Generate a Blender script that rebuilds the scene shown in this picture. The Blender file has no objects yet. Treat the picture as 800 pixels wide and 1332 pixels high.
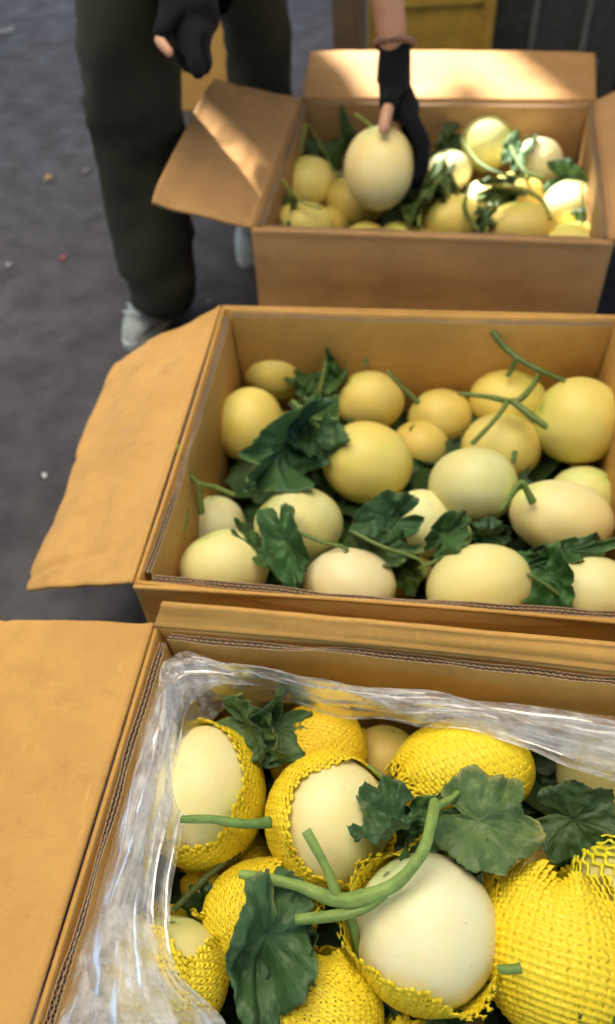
import bpy, bmesh, math, random
import numpy as np
from mathutils import Vector, Matrix, noise
S = bpy.context.scene
C = S.collection
rnd = random.Random(7)
RAD = math.radians

# ------------------------------------------------------------------ camera
FPX = 965.0                                   # focal length in pixels of the 800 x 1332 photograph
PITCH, ROLL = RAD(52.01), RAD(-6.29)
CAM = Vector((0, 0, 1.07))
F = Vector((0, math.cos(PITCH), -math.sin(PITCH)))
R0 = Vector((1, 0, 0)); U0 = R0.cross(F)
RT = R0*math.cos(ROLL) + U0*math.sin(ROLL)
UP = U0*math.cos(ROLL) - R0*math.sin(ROLL)
cd = bpy.data.cameras.new('camera'); cam = bpy.data.objects.new('camera', cd); C.objects.link(cam)
M = Matrix.Identity(4)
for i in range(3):
    M[i][0], M[i][1], M[i][2], M[i][3] = RT[i], UP[i], -F[i], CAM[i]
cam.matrix_world = M
cd.sensor_fit = 'VERTICAL'; cd.sensor_height = 36; cd.lens = 36*FPX/1332
cd.clip_start = .02; cd.clip_end = 200
cd.dof.use_dof = True; cd.dof.focus_distance = .72; cd.dof.aperture_fstop = 2.9
S.camera = cam

# ------------------------------------------------------------------ light
SUN_DIR = Vector((-.42, .62, .80)).normalized()        # towards the sun
w = bpy.data.worlds.new('World'); S.world = w; w.use_nodes = True
nt = w.node_tree; bg = nt.nodes['Background']
sky = nt.nodes.new('ShaderNodeTexSky'); sky.sky_type = 'NISHITA'; sky.sun_disc = False
sky.sun_elevation = math.asin(SUN_DIR.z); sky.sun_rotation = math.atan2(SUN_DIR.x, SUN_DIR.y)
nt.links.new(sky.outputs[0], bg.inputs[0]); bg.inputs[1].default_value = .05
sl = bpy.data.lights.new('sun', 'SUN'); sl.energy = 5; sl.angle = RAD(1.3); sl.color = (1, .97, .93)
sun = bpy.data.objects.new('sun', sl); C.objects.link(sun); sun.location = (0, 0, 6)
sun.rotation_euler = SUN_DIR.to_track_quat('Z', 'Y').to_euler()
S.view_settings.view_transform = 'Standard'; S.view_settings.look = 'None'
S.view_settings.exposure = 2.6; S.view_settings.gamma = 1
S.cycles.max_bounces = 10; S.cycles.diffuse_bounces = 3; S.cycles.transparent_max_bounces = 16

# ------------------------------------------------------------------ helpers
def ray(px, py):
    return F*FPX + RT*(px-400) - UP*(py-666)
def at(px, py, z):
    """the world point at height z that the photograph shows at (px, py)"""
    d = ray(px, py); return CAM + d*((z-CAM.z)/d.z)
def atk(px, py, k):
    return CAM + ray(px, py)*(k/FPX)
def depth(p): return (p-CAM).dot(F)
def basis(p):
    """right, up and towards-the-camera unit vectors at p"""
    t = (CAM-p).normalized(); r = (RT-t*RT.dot(t)).normalized(); return r, t.cross(r), t

def tag(o, label=None, cat=None, group=None, kind=None):
    if label: o['label'] = label
    if cat: o['category'] = cat
    if group: o['group'] = group
    if kind: o['kind'] = kind
    return o
def empty(name, loc=(0, 0, 0), rz=0):
    o = bpy.data.objects.new(name, None); C.objects.link(o); o.location = loc; o.rotation_euler.z = rz
    o.empty_display_size = .05; return o
def mesh(name, verts, faces, mat, parent=None, smooth=True, loc=None, attrs=None):
    me = bpy.data.meshes.new(name)
    if isinstance(verts, np.ndarray): verts = verts.tolist()
    if isinstance(faces, np.ndarray): faces = faces.tolist()
    me.from_pydata([tuple(v) for v in verts], [], faces); me.update()
    if smooth: me.polygons.foreach_set('use_smooth', [True]*len(me.polygons))
    for k, a in (attrs or {}).items():
        at_ = me.attributes.new(k, 'FLOAT', 'POINT'); at_.data.foreach_set('value', np.asarray(a, dtype=np.float32).ravel())
    mats = mat if isinstance(mat, (list, tuple)) else [mat]
    for m in mats: me.materials.append(m)
    o = bpy.data.objects.new(name, me); C.objects.link(o)
    if parent: o.parent = parent
    if loc is not None: o.location = loc
    return o
def solid(o, t, off=0):
    m = o.modifiers.new('solid', 'SOLIDIFY'); m.thickness = t; m.offset = off; return o
def bev(o, w_, seg=2):
    m = o.modifiers.new('bevel', 'BEVEL'); m.width = w_; m.segments = seg; m.limit_method = 'ANGLE'; return o
def sub(o, n=1):
    m = o.modifiers.new('sub', 'SUBSURF'); m.levels = n; m.render_levels = n; return o
def boxgeo(x0, x1, y0, y1, z0, z1):
    v = [(x, y, z) for z in (z0, z1) for y in (y0, y1) for x in (x0, x1)]
    return v, [(0, 2, 3, 1), (4, 5, 7, 6), (0, 1, 5, 4), (2, 6, 7, 3), (0, 4, 6, 2), (1, 3, 7, 5)]
def grid_faces(nu, nv, cu=False, base=0):
    f = []
    for i in range(nu-(0 if cu else 1)):
        for j in range(nv-1):
            a = i*nv+j; b = ((i+1) % nu)*nv+j
            f.append((base+a, base+b, base+b+1, base+a+1))
    return f
def join_geo(parts):
    V, Fc = [], []
    for v, f in parts:
        n = len(V); V += [tuple(p) for p in v]; Fc += [tuple(i+n for i in q) for q in f]
    return V, Fc

# ------------------------------------------------------------------ materials
class NT:
    def __init__(s, name):
        s.m = bpy.data.materials.new(name); s.m.use_nodes = True; s.t = s.m.node_tree
        s.b = s.t.nodes['Principled BSDF']; s.out = s.t.nodes['Material Output']
    def n(s, typ, **kw):
        x = s.t.nodes.new('ShaderNode'+typ)
        for k, v in kw.items():
            if k in x.inputs: x.inputs[k].default_value = v
            else: setattr(x, k, v)
        return x
    def l(s, a, b): s.t.links.new(a, b)
    def coord(s, kind='Object', scale=(1, 1, 1)):
        tc = s.n('TexCoord'); mp = s.n('Mapping'); mp.inputs['Scale'].default_value = scale
        s.l(tc.outputs[kind], mp.inputs[0]); return mp.outputs[0]
    def noise(s, vec, scale, detail=4, rough=.55):
        x = s.n('TexNoise'); x.inputs['Scale'].default_value = scale; x.inputs['Detail'].default_value = detail
        x.inputs['Roughness'].default_value = rough
        if vec is not None: s.l(vec, x.inputs['Vector'])
        return x.outputs['Fac']
    def ramp(s, fac, stops):
        r = s.n('ValToRGB'); e = r.color_ramp.elements
        while len(e) < len(stops): e.new(.5)
        for el, (p, c) in zip(e, stops): el.position = p; el.color = (*c, 1) if len(c) == 3 else c
        s.l(fac, r.inputs[0]); return r.outputs[0]
    def mix(s, fac, a, b, mode='MIX'):
        x = s.n('Mix', data_type='RGBA', blend_type=mode)
        for i, v in ((0, fac), (6, a), (7, b)):
            if isinstance(v, (int, float)): x.inputs[i].default_value = v
            elif isinstance(v, tuple): x.inputs[i].default_value = (*v, 1)
            else: s.l(v, x.inputs[i])
        return x.outputs[2]
    def bump(s, h, strength=.3, dist=.001, prev=None):
        x = s.n('Bump'); x.inputs['Strength'].default_value = strength; x.inputs['Distance'].default_value = dist
        s.l(h, x.inputs['Height'])
        if prev is not None: s.l(prev, x.inputs['Normal'])
        return x.outputs[0]
    def set(s, **kw):
        for k, v in kw.items():
            k = k.replace('_', ' ')
            if isinstance(v, (int, float)): s.b.inputs[k].default_value = v
            elif isinstance(v, tuple): s.b.inputs[k].default_value = (*v, 1) if len(v) == 3 and 'Radius' not in k else v
            else: s.l(v, s.b.inputs[k])
        return s.m

def cardboard(name, col, flute_axis=0, dark=.8):
    n = NT(name); c = n.coord()
    big = n.noise(c, 5, 3); mid = n.noise(c, 38, 5, .65)
    sc = [220, 220, 220]; sc[flute_axis] = 12
    fib = n.noise(n.coord(scale=tuple(sc)), 3.0, 3)
    a = tuple(x*dark for x in col); b = tuple(min(1, x*1.12) for x in col)
    k = n.mix(n.ramp(big, [(.3, (0,)*3), (.7, (1,)*3)]), a, b)
    k = n.mix(n.ramp(mid, [(.42, (0,)*3), (.75, (.35,)*3)]), k, tuple(x*.62 for x in col))
    k = n.mix(n.ramp(fib, [(.35, (.0,)*3), (.8, (.22,)*3)]), k, tuple(min(1, x*1.35) for x in col))
    k = n.mix(n.ramp(n.noise(n.coord(scale=(1, 2.2, 1)), 9, 6, .7), [(.56, (0,)*3), (.70, (.30,)*3)]), k, tuple(x*.55 for x in col))
    k = n.mix(n.ramp(n.noise(n.coord(scale=(9, 1.5, 3)), 14, 4, .6), [(.64, (0,)*3), (.74, (.35,)*3)]), k, tuple(min(1, x*1.3+.04) for x in col))
    # faint washboard of the corrugation under the liner
    wv = n.n('TexWave'); wv.inputs['Scale'].default_value = 46; wv.inputs['Distortion'].default_value = .6
    wv.bands_direction = 'XYZ'[flute_axis]
    n.l(c, wv.inputs[0])
    bm = n.bump(wv.outputs['Fac'], .10, .0006); bm = n.bump(mid, .35, .0012, bm); bm = n.bump(fib, .2, .0004, bm)
    return n.set(Base_Color=k, Roughness=.62, Normal=bm, Specular_IOR_Level=.35)
CARD_Y = (.58, .315, .075)
CARD_B = (.41, .222, .078)
M_card1x = cardboard('cardboard_golden', CARD_Y, 0)
M_card3x = cardboard('cardboard_brown', CARD_B, 0)
M_edge = cardboard('cardboard_cut_edge', (.34, .235, .14), 2)
def plain(name, col, rough=.6, nscale=40, amt=.25, bump=.2, dist=.001, **kw):
    n = NT(name); c = n.coord(); f = n.noise(c, nscale, 5)
    k = n.mix(n.ramp(f, [(.3, (0,)*3), (.7, (1,)*3)]), tuple(x*(1-amt) for x in col), tuple(min(1, x*(1+amt)) for x in col))
    return n.set(Base_Color=k, Roughness=rough, Normal=n.bump(f, bump, dist), **kw)

def melon_mat():
    n = NT('melon_skin'); oi = n.n('ObjectInfo'); c = n.coord()
    at_ = n.n('Attribute', attribute_name='pole'); th = at_.outputs['Fac']
    rv = n.n('VectorMath', operation='ADD'); cr = n.n('CombineXYZ'); n.l(oi.outputs['Random'], cr.inputs[0]); n.l(oi.outputs['Random'], cr.inputs[1])
    sc = n.n('VectorMath', operation='SCALE'); sc.inputs[3].default_value = 9; n.l(cr.outputs[0], sc.inputs[0])
    n.l(c, rv.inputs[0]); n.l(sc.outputs[0], rv.inputs[1]); v = rv.outputs[0]
    big = n.noise(v, 14, 3); mid = n.noise(v, 60, 5, .6); fine = n.noise(v, 420, 3)
    base = oi.outputs['Color']
    green = n.mix(1.0, base, (.80, 1.0, .62), 'MULTIPLY'); warm = n.mix(1.0, base, (1.02, .90, .70), 'MULTIPLY')
    k = n.mix(n.ramp(big, [(.32, (0,)*3), (.68, (1,)*3)]), base, warm)
    ng = n.n('Math', operation='ADD'); nz = n.n('Math', operation='MULTIPLY'); nz.inputs[1].default_value = .16
    n.l(big, nz.inputs[0]); n.l(nz.outputs[0], ng.inputs[0]); n.l(th, ng.inputs[1])
    k = n.mix(n.ramp(ng.outputs[0], [(.08, (.85,)*3), (.33, (0,)*3)]), k, green)
    k = n.mix(n.ramp(mid, [(.5, (0,)*3), (.78, (.45,)*3)]), k, green)
    k = n.mix(n.ramp(n.noise(v, 130, 4, .7), [(.66, (0,)*3), (.74, (.5,)*3)]), k, (.42, .27, .10))
    k = n.mix(n.ramp(n.noise(v, 9, 5, .75), [(.58, (0,)*3), (.70, (.40,)*3)]), k, (.62, .47, .20))
    k = n.mix(n.ramp(n.noise(v, 34, 6, .8), [(.62, (0,)*3), (.70, (.35,)*3)]), k, (.50, .42, .17))
    k = n.mix(n.ramp(th, [(.955, (0,)*3), (.975, (.9,)*3)]), k, (.20, .11, .04))
    k = n.mix(n.ramp(th, [(.012, (.9,)*3), (.03, (0,)*3)]), k, (.20, .20, .06))
    bm = n.bump(big, .25, .004); bm = n.bump(mid, .12, .0012, bm); bm = n.bump(fine, .12, .0003, bm)
    return n.set(Base_Color=k, Roughness=.46, Normal=bm, Subsurface_Weight=.10, Subsurface_Radius=(.008, .007, .003),
                 Subsurface_Scale=1.0, Specular_IOR_Level=.4)
M_melon = melon_mat()
def foam_mat():
    n = NT('yellow_foam'); c = n.coord(); f = n.noise(c, 45, 4); g = n.noise(c, 900, 2); oi = n.n('ObjectInfo')
    k = n.mix(n.ramp(f, [(.3, (0,)*3), (.7, (1,)*3)]), (.97, .71, .018), (.97, .78, .036))
    k = n.mix(1.0, k, oi.outputs['Color'], 'MULTIPLY')
    return n.set(Base_Color=k, Roughness=.5, Normal=n.bump(g, .25, .0003), Subsurface_Weight=.06,
                 Subsurface_Radius=(.006, .005, .0015), Subsurface_Scale=1.0, Specular_IOR_Level=.45)
M_foam = foam_mat()
def leaf_mat():
    n = NT('melon_leaf'); c = n.coord(); f = n.noise(c, 30, 5); g = n.noise(c, 210, 4, .6); oi = n.n('ObjectInfo')
    v = n.n('Attribute', attribute_name='vein').outputs['Fac']
    k = n.mix(n.ramp(f, [(.3, (0,)*3), (.7, (1,)*3)]), (.040, .085, .026), (.078, .145, .040))
    k = n.mix(n.ramp(g, [(.45, (0,)*3), (.75, (.5,)*3)]), k, (.09, .17, .06))
    k = n.mix(n.ramp(v, [(.35, (0,)*3), (1, (.30,)*3)]), k, (.15, .24, .09))
    ea = n.n('Attribute', attribute_name='edge').outputs['Fac']; em = n.n('Math', operation='MULTIPLY'); n.l(ea, em.inputs[0]); n.l(n.noise(c, 25, 4), em.inputs[1])
    k = n.mix(n.ramp(em.outputs[0], [(.50, (0,)*3), (.66, (.75,)*3)]), k, (.26, .25, .07))
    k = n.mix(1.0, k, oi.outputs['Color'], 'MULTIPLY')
    bm = n.bump(v, .5, .0016); bm = n.bump(g, .5, .0014, bm); bm = n.bump(f, .3, .003, bm)
    return n.set(Base_Color=k, Roughness=.5, Normal=bm, Specular_IOR_Level=.4, Subsurface_Weight=.06, Subsurface_Radius=(.002, .004, .001))
M_leaf = leaf_mat()
def stem_mat():
    n = NT('green_stem'); c = n.coord(); f = n.noise(c, 60, 4); g = n.noise(c, 400, 3); oi = n.n('ObjectInfo')
    k = n.mix(n.ramp(f, [(.3, (0,)*3), (.7, (1,)*3)]), (.13, .20, .040), (.25, .34, .085))
    k = n.mix(n.ramp(n.noise(c, 150, 5, .7), [(.52, (0,)*3), (.72, (.6,)*3)]), k, (.24, .22, .07))
    k = n.mix(1.0, k, oi.outputs['Color'], 'MULTIPLY')
    return n.set(Base_Color=k, Roughness=.55, Normal=n.bump(g, .6, .0009), Subsurface_Weight=.1, Subsurface_Radius=(.003, .005, .001))
M_stem = stem_mat()
M_dry = plain('dry_stem', (.26, .20, .09), .7)
def film_mat():
    n = NT('clear_film'); n.t.nodes.remove(n.b)
    uu = n.n('Attribute', attribute_name='along').outputs['Fac']; vv = n.n('Attribute', attribute_name='across').outputs['Fac']
    cx = n.n('CombineXYZ'); n.l(uu, cx.inputs[0]); n.l(vv, cx.inputs[1])
    mp = n.n('Mapping'); mp.inputs['Scale'].default_value = (2.6, 10, 1); mp.inputs['Rotation'].default_value = (0, 0, .25); n.l(cx.outputs[0], mp.inputs[0])
    st = n.n('TexNoise'); st.inputs['Scale'].default_value = 1.0; st.inputs['Detail'].default_value = 5; st.inputs['Distortion'].default_value = .8; n.l(mp.outputs[0], st.inputs['Vector']); st = st.outputs['Fac']
    mq = n.n('Mapping'); mq.inputs['Scale'].default_value = (3, 2, 1); n.l(cx.outputs[0], mq.inputs[0]); bg_ = n.noise(mq.outputs[0], 1.5, 2)
    tr = n.n('BsdfTransparent'); tr.inputs[0].default_value = (.98, .98, .98, 1)
    gl = n.n('BsdfGlossy'); gl.inputs['Roughness'].default_value = .26; gl.inputs['Color'].default_value = (1, 1, 1, 1)
    df = n.n('BsdfDiffuse'); df.inputs[0].default_value = (.84, .86, .88, 1)
    tl = n.n('BsdfTranslucent'); tl.inputs[0].default_value = (.84, .86, .88, 1)
    bm = n.bump(st, .3, .003); n.l(bm, gl.inputs['Normal']); n.l(bm, df.inputs['Normal'])
    m1 = n.n('MixShader'); m1.inputs[0].default_value = .45; n.l(df.outputs[0], m1.inputs[1]); n.l(tl.outputs[0], m1.inputs[2])
    h1 = n.n('MapRange'); n.l(st, h1.inputs[0]); h1.inputs[1].default_value = .42; h1.inputs[2].default_value = .66; h1.inputs[3].default_value = .36; h1.inputs[4].default_value = .90
    h2 = n.n('MapRange'); n.l(bg_, h2.inputs[0]); h2.inputs[1].default_value = .35; h2.inputs[2].default_value = .6; h2.inputs[3].default_value = .35; h2.inputs[4].default_value = 1.0
    hz = n.n('Math', operation='MULTIPLY'); n.l(h1.outputs[0], hz.inputs[0]); n.l(h2.outputs[0], hz.inputs[1])
    m2 = n.n('MixShader'); n.l(hz.outputs[0], m2.inputs[0]); n.l(tr.outputs[0], m2.inputs[1]); n.l(m1.outputs[0], m2.inputs[2])
    fr = n.n('Fresnel'); fr.inputs[0].default_value = 1.45; n.l(bm, fr.inputs['Normal'])
    m3 = n.n('MixShader'); fm = n.n('Math', operation='MULTIPLY'); fm.inputs[1].default_value = .6; n.l(fr.outputs[0], fm.inputs[0]); n.l(fm.outputs[0], m3.inputs[0]); n.l(m2.outputs[0], m3.inputs[1]); n.l(gl.outputs[0], m3.inputs[2])
    n.l(m3.outputs[0], n.out.inputs[0]); return n.m
M_film = film_mat()
def ground_mat():
    n = NT('worn_concrete'); c = n.coord(); a = n.noise(c, 1.6, 5); b = n.noise(c, 11, 6, .65); d = n.noise(c, 90, 5, .7)
    k = n.mix(n.ramp(a, [(.35, (0,)*3), (.66, (1,)*3)]), (.046, .040, .045), (.084, .076, .082))
    k = n.mix(n.ramp(b, [(.40, (0,)*3), (.62, (.65,)*3)]), k, (.033, .029, .034))
    k = n.mix(n.ramp(d, [(.55, (0,)*3), (.8, (.35,)*3)]), k, (.12, .115, .125))
    k = n.mix(n.ramp(n.noise(c, 45, 3), [(.74, (0,)*3), (.78, (.4,)*3)]), k, (.24, .23, .22))
    r = n.ramp(b, [(.35, (.58,)*3), (.65, (.82,)*3)])
    bm = n.bump(b, .18, .006); bm = n.bump(d, .2, .001, bm)
    return n.set(Base_Color=k, Roughness=r, Normal=bm)
M_ground = ground_mat()
def cloth(name, col, sc=900, amt=.3, rough=.85):
    n = NT(name); c = n.coord(); f = n.noise(c, 9, 5, .6); g = n.noise(c, sc, 2)
    k = n.mix(n.ramp(f, [(.3, (0,)*3), (.7, (1,)*3)]), tuple(x*(1-amt) for x in col), tuple(x*(1+amt) for x in col))
    return n.set(Base_Color=k, Roughness=rough, Normal=n.bump(g, .35, .0006), Sheen_Weight=.03, Specular_IOR_Level=.15)
M_trous = cloth('olive_cotton', (.020, .021, .011))
M_black = cloth('black_knit', (.004, .0045, .006))
M_skin = plain('skin', (.50, .25, .15), .5, 60, .08, .1, .0005, Subsurface_Weight=.12, Subsurface_Radius=(.01, .004, .002))
M_hair = plain('black_hair', (.012, .010, .010), .5, 300, .3, .5)
M_shoe = plain('pale_shoe_fabric', (.36, .39, .37), .6, 60, .12)
M_sole = plain('shoe_sole', (.55, .56, .53), .5)
M_bead = plain('bracelet_bead', (.16, .07, .035), .25)
M_silver = NT('silver_bead').set(Base_Color=(.7, .7, .68), Metallic=1.0, Roughness=.25)
M_dark = plain('dark_board', (.030, .032, .028), .6, 20, .35)
M_crate = plain('yellow_crate_paint', (.33, .20, .022), .6, 14, .25)
M_brown = plain('dark_brown_board', (.095, .058, .028), .7, 14, .3)
M_hole = plain('dark_hole', (.015, .012, .008), .9)
def diffuser_mat():
    n = NT('diffuser_sheet'); n.t.nodes.remove(n.b); f = n.noise(n.coord(), 2, 3)
    k = n.ramp(f, [(.3, (.86, .77, .63)), (.7, (.92, .84, .70))])
    tl = n.n('BsdfTranslucent'); df = n.n('BsdfDiffuse'); n.l(k, tl.inputs[0]); n.l(k, df.inputs[0])
    m = n.n('MixShader'); m.inputs[0].default_value = .12; n.l(tl.outputs[0], m.inputs[1]); n.l(df.outputs[0], m.inputs[2])
    n.l(m.outputs[0], n.out.inputs[0]); return n.m
M_diffuser = diffuser_mat()
M_blocker = plain('blocker_sheet', (.16, .12, .08), .8, 3, .2)

# ------------------------------------------------------------------ setting
g = mesh('ground', [(-40, -40, 0), (40, -40, 0), (40, 40, 0), (-40, 40, 0)], [(0, 1, 2, 3)], M_ground, smooth=False)
tag(g, 'dark grey purplish worn concrete floor', kind='structure')
# unseen sheet added to block the sun, cut out to shape its patches
TZ = 3.0
def patch_outline(pts, z):  # traces a wanted sun patch back up to the blocking sheet
    out = []
    for px, py in pts:
        p = at(px, py, z); q = p + SUN_DIR*((TZ-p.z)/SUN_DIR.z); out.append((q.x, q.y, TZ))
    return out
SUN_CUTOUTS = [patch_outline([(396, 72), (430, 78), (470, 104), (482, 124), (738, 127), (610, 60), (560, 40), (396, 40)], .335),
         patch_outline([(556, 205), (592, 196), (606, 162), (640, 156), (664, 178), (700, 186), (716, 232), (768, 250), (762, 276), (716, 268), (690, 226), (664, 218), (634, 262), (596, 236), (570, 232)], .27)]
SUN_CUTOUTS.append(patch_outline([(278, 196), (300, 180), (322, 190), (318, 216), (290, 230), (270, 218)], .37))
bm = bmesh.new()
def loop(pts):
    vs = [bm.verts.new(p) for p in pts]; return [bm.edges.new((vs[i], vs[(i+1) % len(vs)])) for i in range(len(vs))]
DIFFUSER_CUT = [(-1.5, -.15, TZ), (.9, -.15, TZ), (.9, 2.5, TZ), (-1.5, 2.5, TZ)]
ed = loop([(-6, -4, TZ), (6, -4, TZ), (6, 8, TZ), (-6, 8, TZ)]) + loop(DIFFUSER_CUT)
for h in SUN_CUTOUTS: ed += loop(h)
bmesh.ops.triangle_fill(bm, use_beauty=True, use_dissolve=False, edges=ed)
me = bpy.data.meshes.new('sun_blocker'); bm.to_mesh(me); bm.free(); me.materials.append(M_blocker)
can = bpy.data.objects.new('sun_blocker', me); C.objects.link(can)
sk_ = mesh('light_diffuser', [(x, y, TZ-.004) for x, y, z in [(-1.52, -.17, 0), (.92, -.17, 0), (.92, 2.52, 0), (-1.52, 2.52, 0)]], [(0, 1, 2, 3)], M_diffuser, smooth=False)  # added out of view to spread soft light over the boxes
tag(sk_, 'added unseen translucent sheet that softens the sunlight', kind='structure')
tag(can, 'added unseen brown sheet with gaps cut for the sun patches', kind='structure')

# ------------------------------------------------------------------ cardboard boxes
BW, BD, BH = .635, .521, .32
def corrugated(L, h, t, seed, bow=0., pitch=.0075):
    """double-wall board standing on its edge: three liners and two real flutes; x along, z up"""
    parts = []; n = max(8, int(L/pitch*6)); rr = random.Random(seed); ph = rr.uniform(0, 6)
    def yb(x): return bow*math.sin(math.pi*min(1, max(0, x/L))) + .0010*math.sin(x*23+ph) + .0006*math.sin(x*61+ph*2)
    def top(x): return h - .0008*(1+math.sin(x*37+ph)) - .0015*max(0, math.sin(x*9.3+ph))**6
    def pinch(x): return 1-.45*max(0, math.sin(x*13+ph*3))**6-.25*max(0, math.sin(x*41+ph))**8
    def ribbon(yf, th, step):
        xs = [L*i/step for i in range(step+1)]; v = []
        for x in xs:
            y = yf(x)*pinch(x); f = yb(x)
            for (dy, z) in ((-th/2, 0), (-th/2, top(x)), (th/2, top(x)), (th/2, 0)):
                v.append((x, y+dy+f*(z/h if z else 0), z))
        fc = []
        for i in range(step):
            a = 4*i; b = a+4
            fc += [(a, b, b+1, a+1), (a+1, b+1, b+2, a+2), (a+2, b+2, b+3, a+3)]
        parts.append((v, fc))
    for k in (-.5, 0.02, .5): ribbon(lambda x: k*t, .0009, 60)
    for k in (-.25, .26):
        ribbon(lambda x: k*t + .25*t*.82*math.sin(2*math.pi*x/pitch + k*9 + .9*math.sin(x*29+ph)), .0007, n)
    return join_geo(parts)

def wall_sheet(L, h, t, bow, nx=30, nz=6):
    v = []
    for i in range(nx+1):
        for j in range(nz+1):
            x = L*i/nx; z = h*j/nz
            v.append((x, bow*math.sin(math.pi*i/nx)*(z/h), z))
    return v, grid_faces(nx+1, nz+1)

def flap(name, root, H0, H1, O0, O1, mat, seed=0, t=.0045, curl=.0, crease=None, bow=0., nx=90, ny=40, label=None, wob=.0025, corner=.18, folds=()):
    """a sheet between the hinge line H0-H1 and the outer edge O0-O1 (local to root)"""
    H0, H1, O0, O1 = map(Vector, (H0, H1, O0, O1)); v = []
    nrm = (H1-H0).cross(O0-H0).normalized()
    if nrm.z < 0: nrm = -nrm
    side = nrm.cross(H1-H0).normalized()
    if side.dot(O0-H0) < 0: side = -side
    for i in range(nx+1):
        s = i/nx
        # the outer corners are worn round
        cr = 1 - .035*(max(0, 1-s/corner)**2.2 + max(0, 1-(1-s)/corner)**2.2)
        for j in range(ny+1):
            u = j/ny
            p = H0.lerp(H1, s).lerp(O0.lerp(O1, s), u*(cr if u > .5 else 1+(cr-1)*u*2))
            p += side*(bow*math.sin(math.pi*s)*(1-u))
            hb = .0035*math.exp(-(u/.03)**2)
            n_ = noise.noise(Vector((s*3+seed*7.3, u*3, seed))) * wob*2 + noise.noise(Vector((s*11+seed, u*9, 2))) * wob*.5
            p += nrm*(hb + curl*u*u + n_*min(1, u*4))
            for (s0, u0, amp) in folds: p -= nrm*amp*math.exp(-((s-s0-.03*math.sin(u*4))/.012)**2)*min(1, max(0, (u-u0)*5))
            if crease:
                for (c0, amp) in crease: p -= nrm*amp*math.exp(-((u-c0)/.018)**2)
            v.append(p)
    o = mesh(name, v, grid_faces(nx+1, ny+1), mat, root); solid(o, t)
    if label: o['label'] = label
    return o

def make_box(name_label, BL, yaw, mat, bows, seed, flaps, group, BW=BW, BD=BD):
    ex = Vector((math.cos(yaw), math.sin(yaw), 0)); ey = Vector((-math.sin(yaw), math.cos(yaw), 0))
    cen = Vector((BL[0], BL[1], 0)) + ex*BW/2 - ey*BD/2
    root = empty('cardboard_box', cen, yaw); tag(root, name_label, 'box', group)
    hx, hy, t = BW/2, BD/2, .005
    # outer walls, butted at the corners, and the corrugated liner inside them
    sides = [((-hx, -hy, 0), 0, BW, bows[0]), ((hx, -hy, 0), math.pi/2, BD, bows[1]), ((hx, hy, 0), math.pi, BW, bows[2]), ((-hx, hy, 0), -math.pi/2, BD, bows[3])]
    for k, (p, a, L, bow) in enumerate(sides):
        v, f = wall_sheet(L-.001, BH, t, bow)
        T = Matrix.Translation(p) @ Matrix.Rotation(a, 4, 'Z') @ Matrix.Translation((0.0005, t/2, 0.004))
        o = mesh('wall', [T @ Vector(q) for q in v], f, mat, root); solid(o, t-.0006)
        i_ = .0125; v, f = corrugated(L-2*i_-.012, BH-.008, .0085, seed*10+k, bow)
        T = Matrix.Translation(p) @ Matrix.Rotation(a, 4, 'Z') @ Matrix.Translation((i_+.006, i_, 0.009))
        nf = len(f)
        o = mesh('liner', [T @ Vector(q) for q in v], f, [mat, M_edge], root, smooth=False)
        # cut top edges and flutes show the raw paper
        nb = 60*3
        mi = np.zeros(nf, dtype=np.int32)
        for q in range(nf):
            if q >= 3*nb or q % 3 == 1: mi[q] = 1
        o.data.polygons.foreach_set('material_index', mi)
    v, f = boxgeo(-hx+.006, hx-.006, -hy+.006, hy-.006, .002, .0085)
    mesh('bottom', v, f, mat, root, smooth=False)
    inv = (Matrix.Translation(cen) @ Matrix.Rotation(yaw, 4, 'Z')).inverted()
    z = BH+.003
    cor = dict(FL=Vector((-hx, -hy, z)), FR=Vector((hx, -hy, z)), BR=Vector((hx, hy, z)), BL=Vector((-hx, hy, z)))
    for fl in flaps:
        a, b = fl['hinge']; H0, H1 = cor[a].copy(), cor[b].copy()
        if 'world' in fl:
            O0, O1 = (inv @ Vector(q) for q in fl['world'])
        else:
            O0, O1 = H0+Vector(fl['d0']), H1+Vector(fl['d1'])
        # bent shoulder: start on the wall's top
        flap('flap', root, H0, H1, O0, O1, mat, seed=seed*3+len(root.children), **fl.get('kw', {}))
    return root, inv

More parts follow.
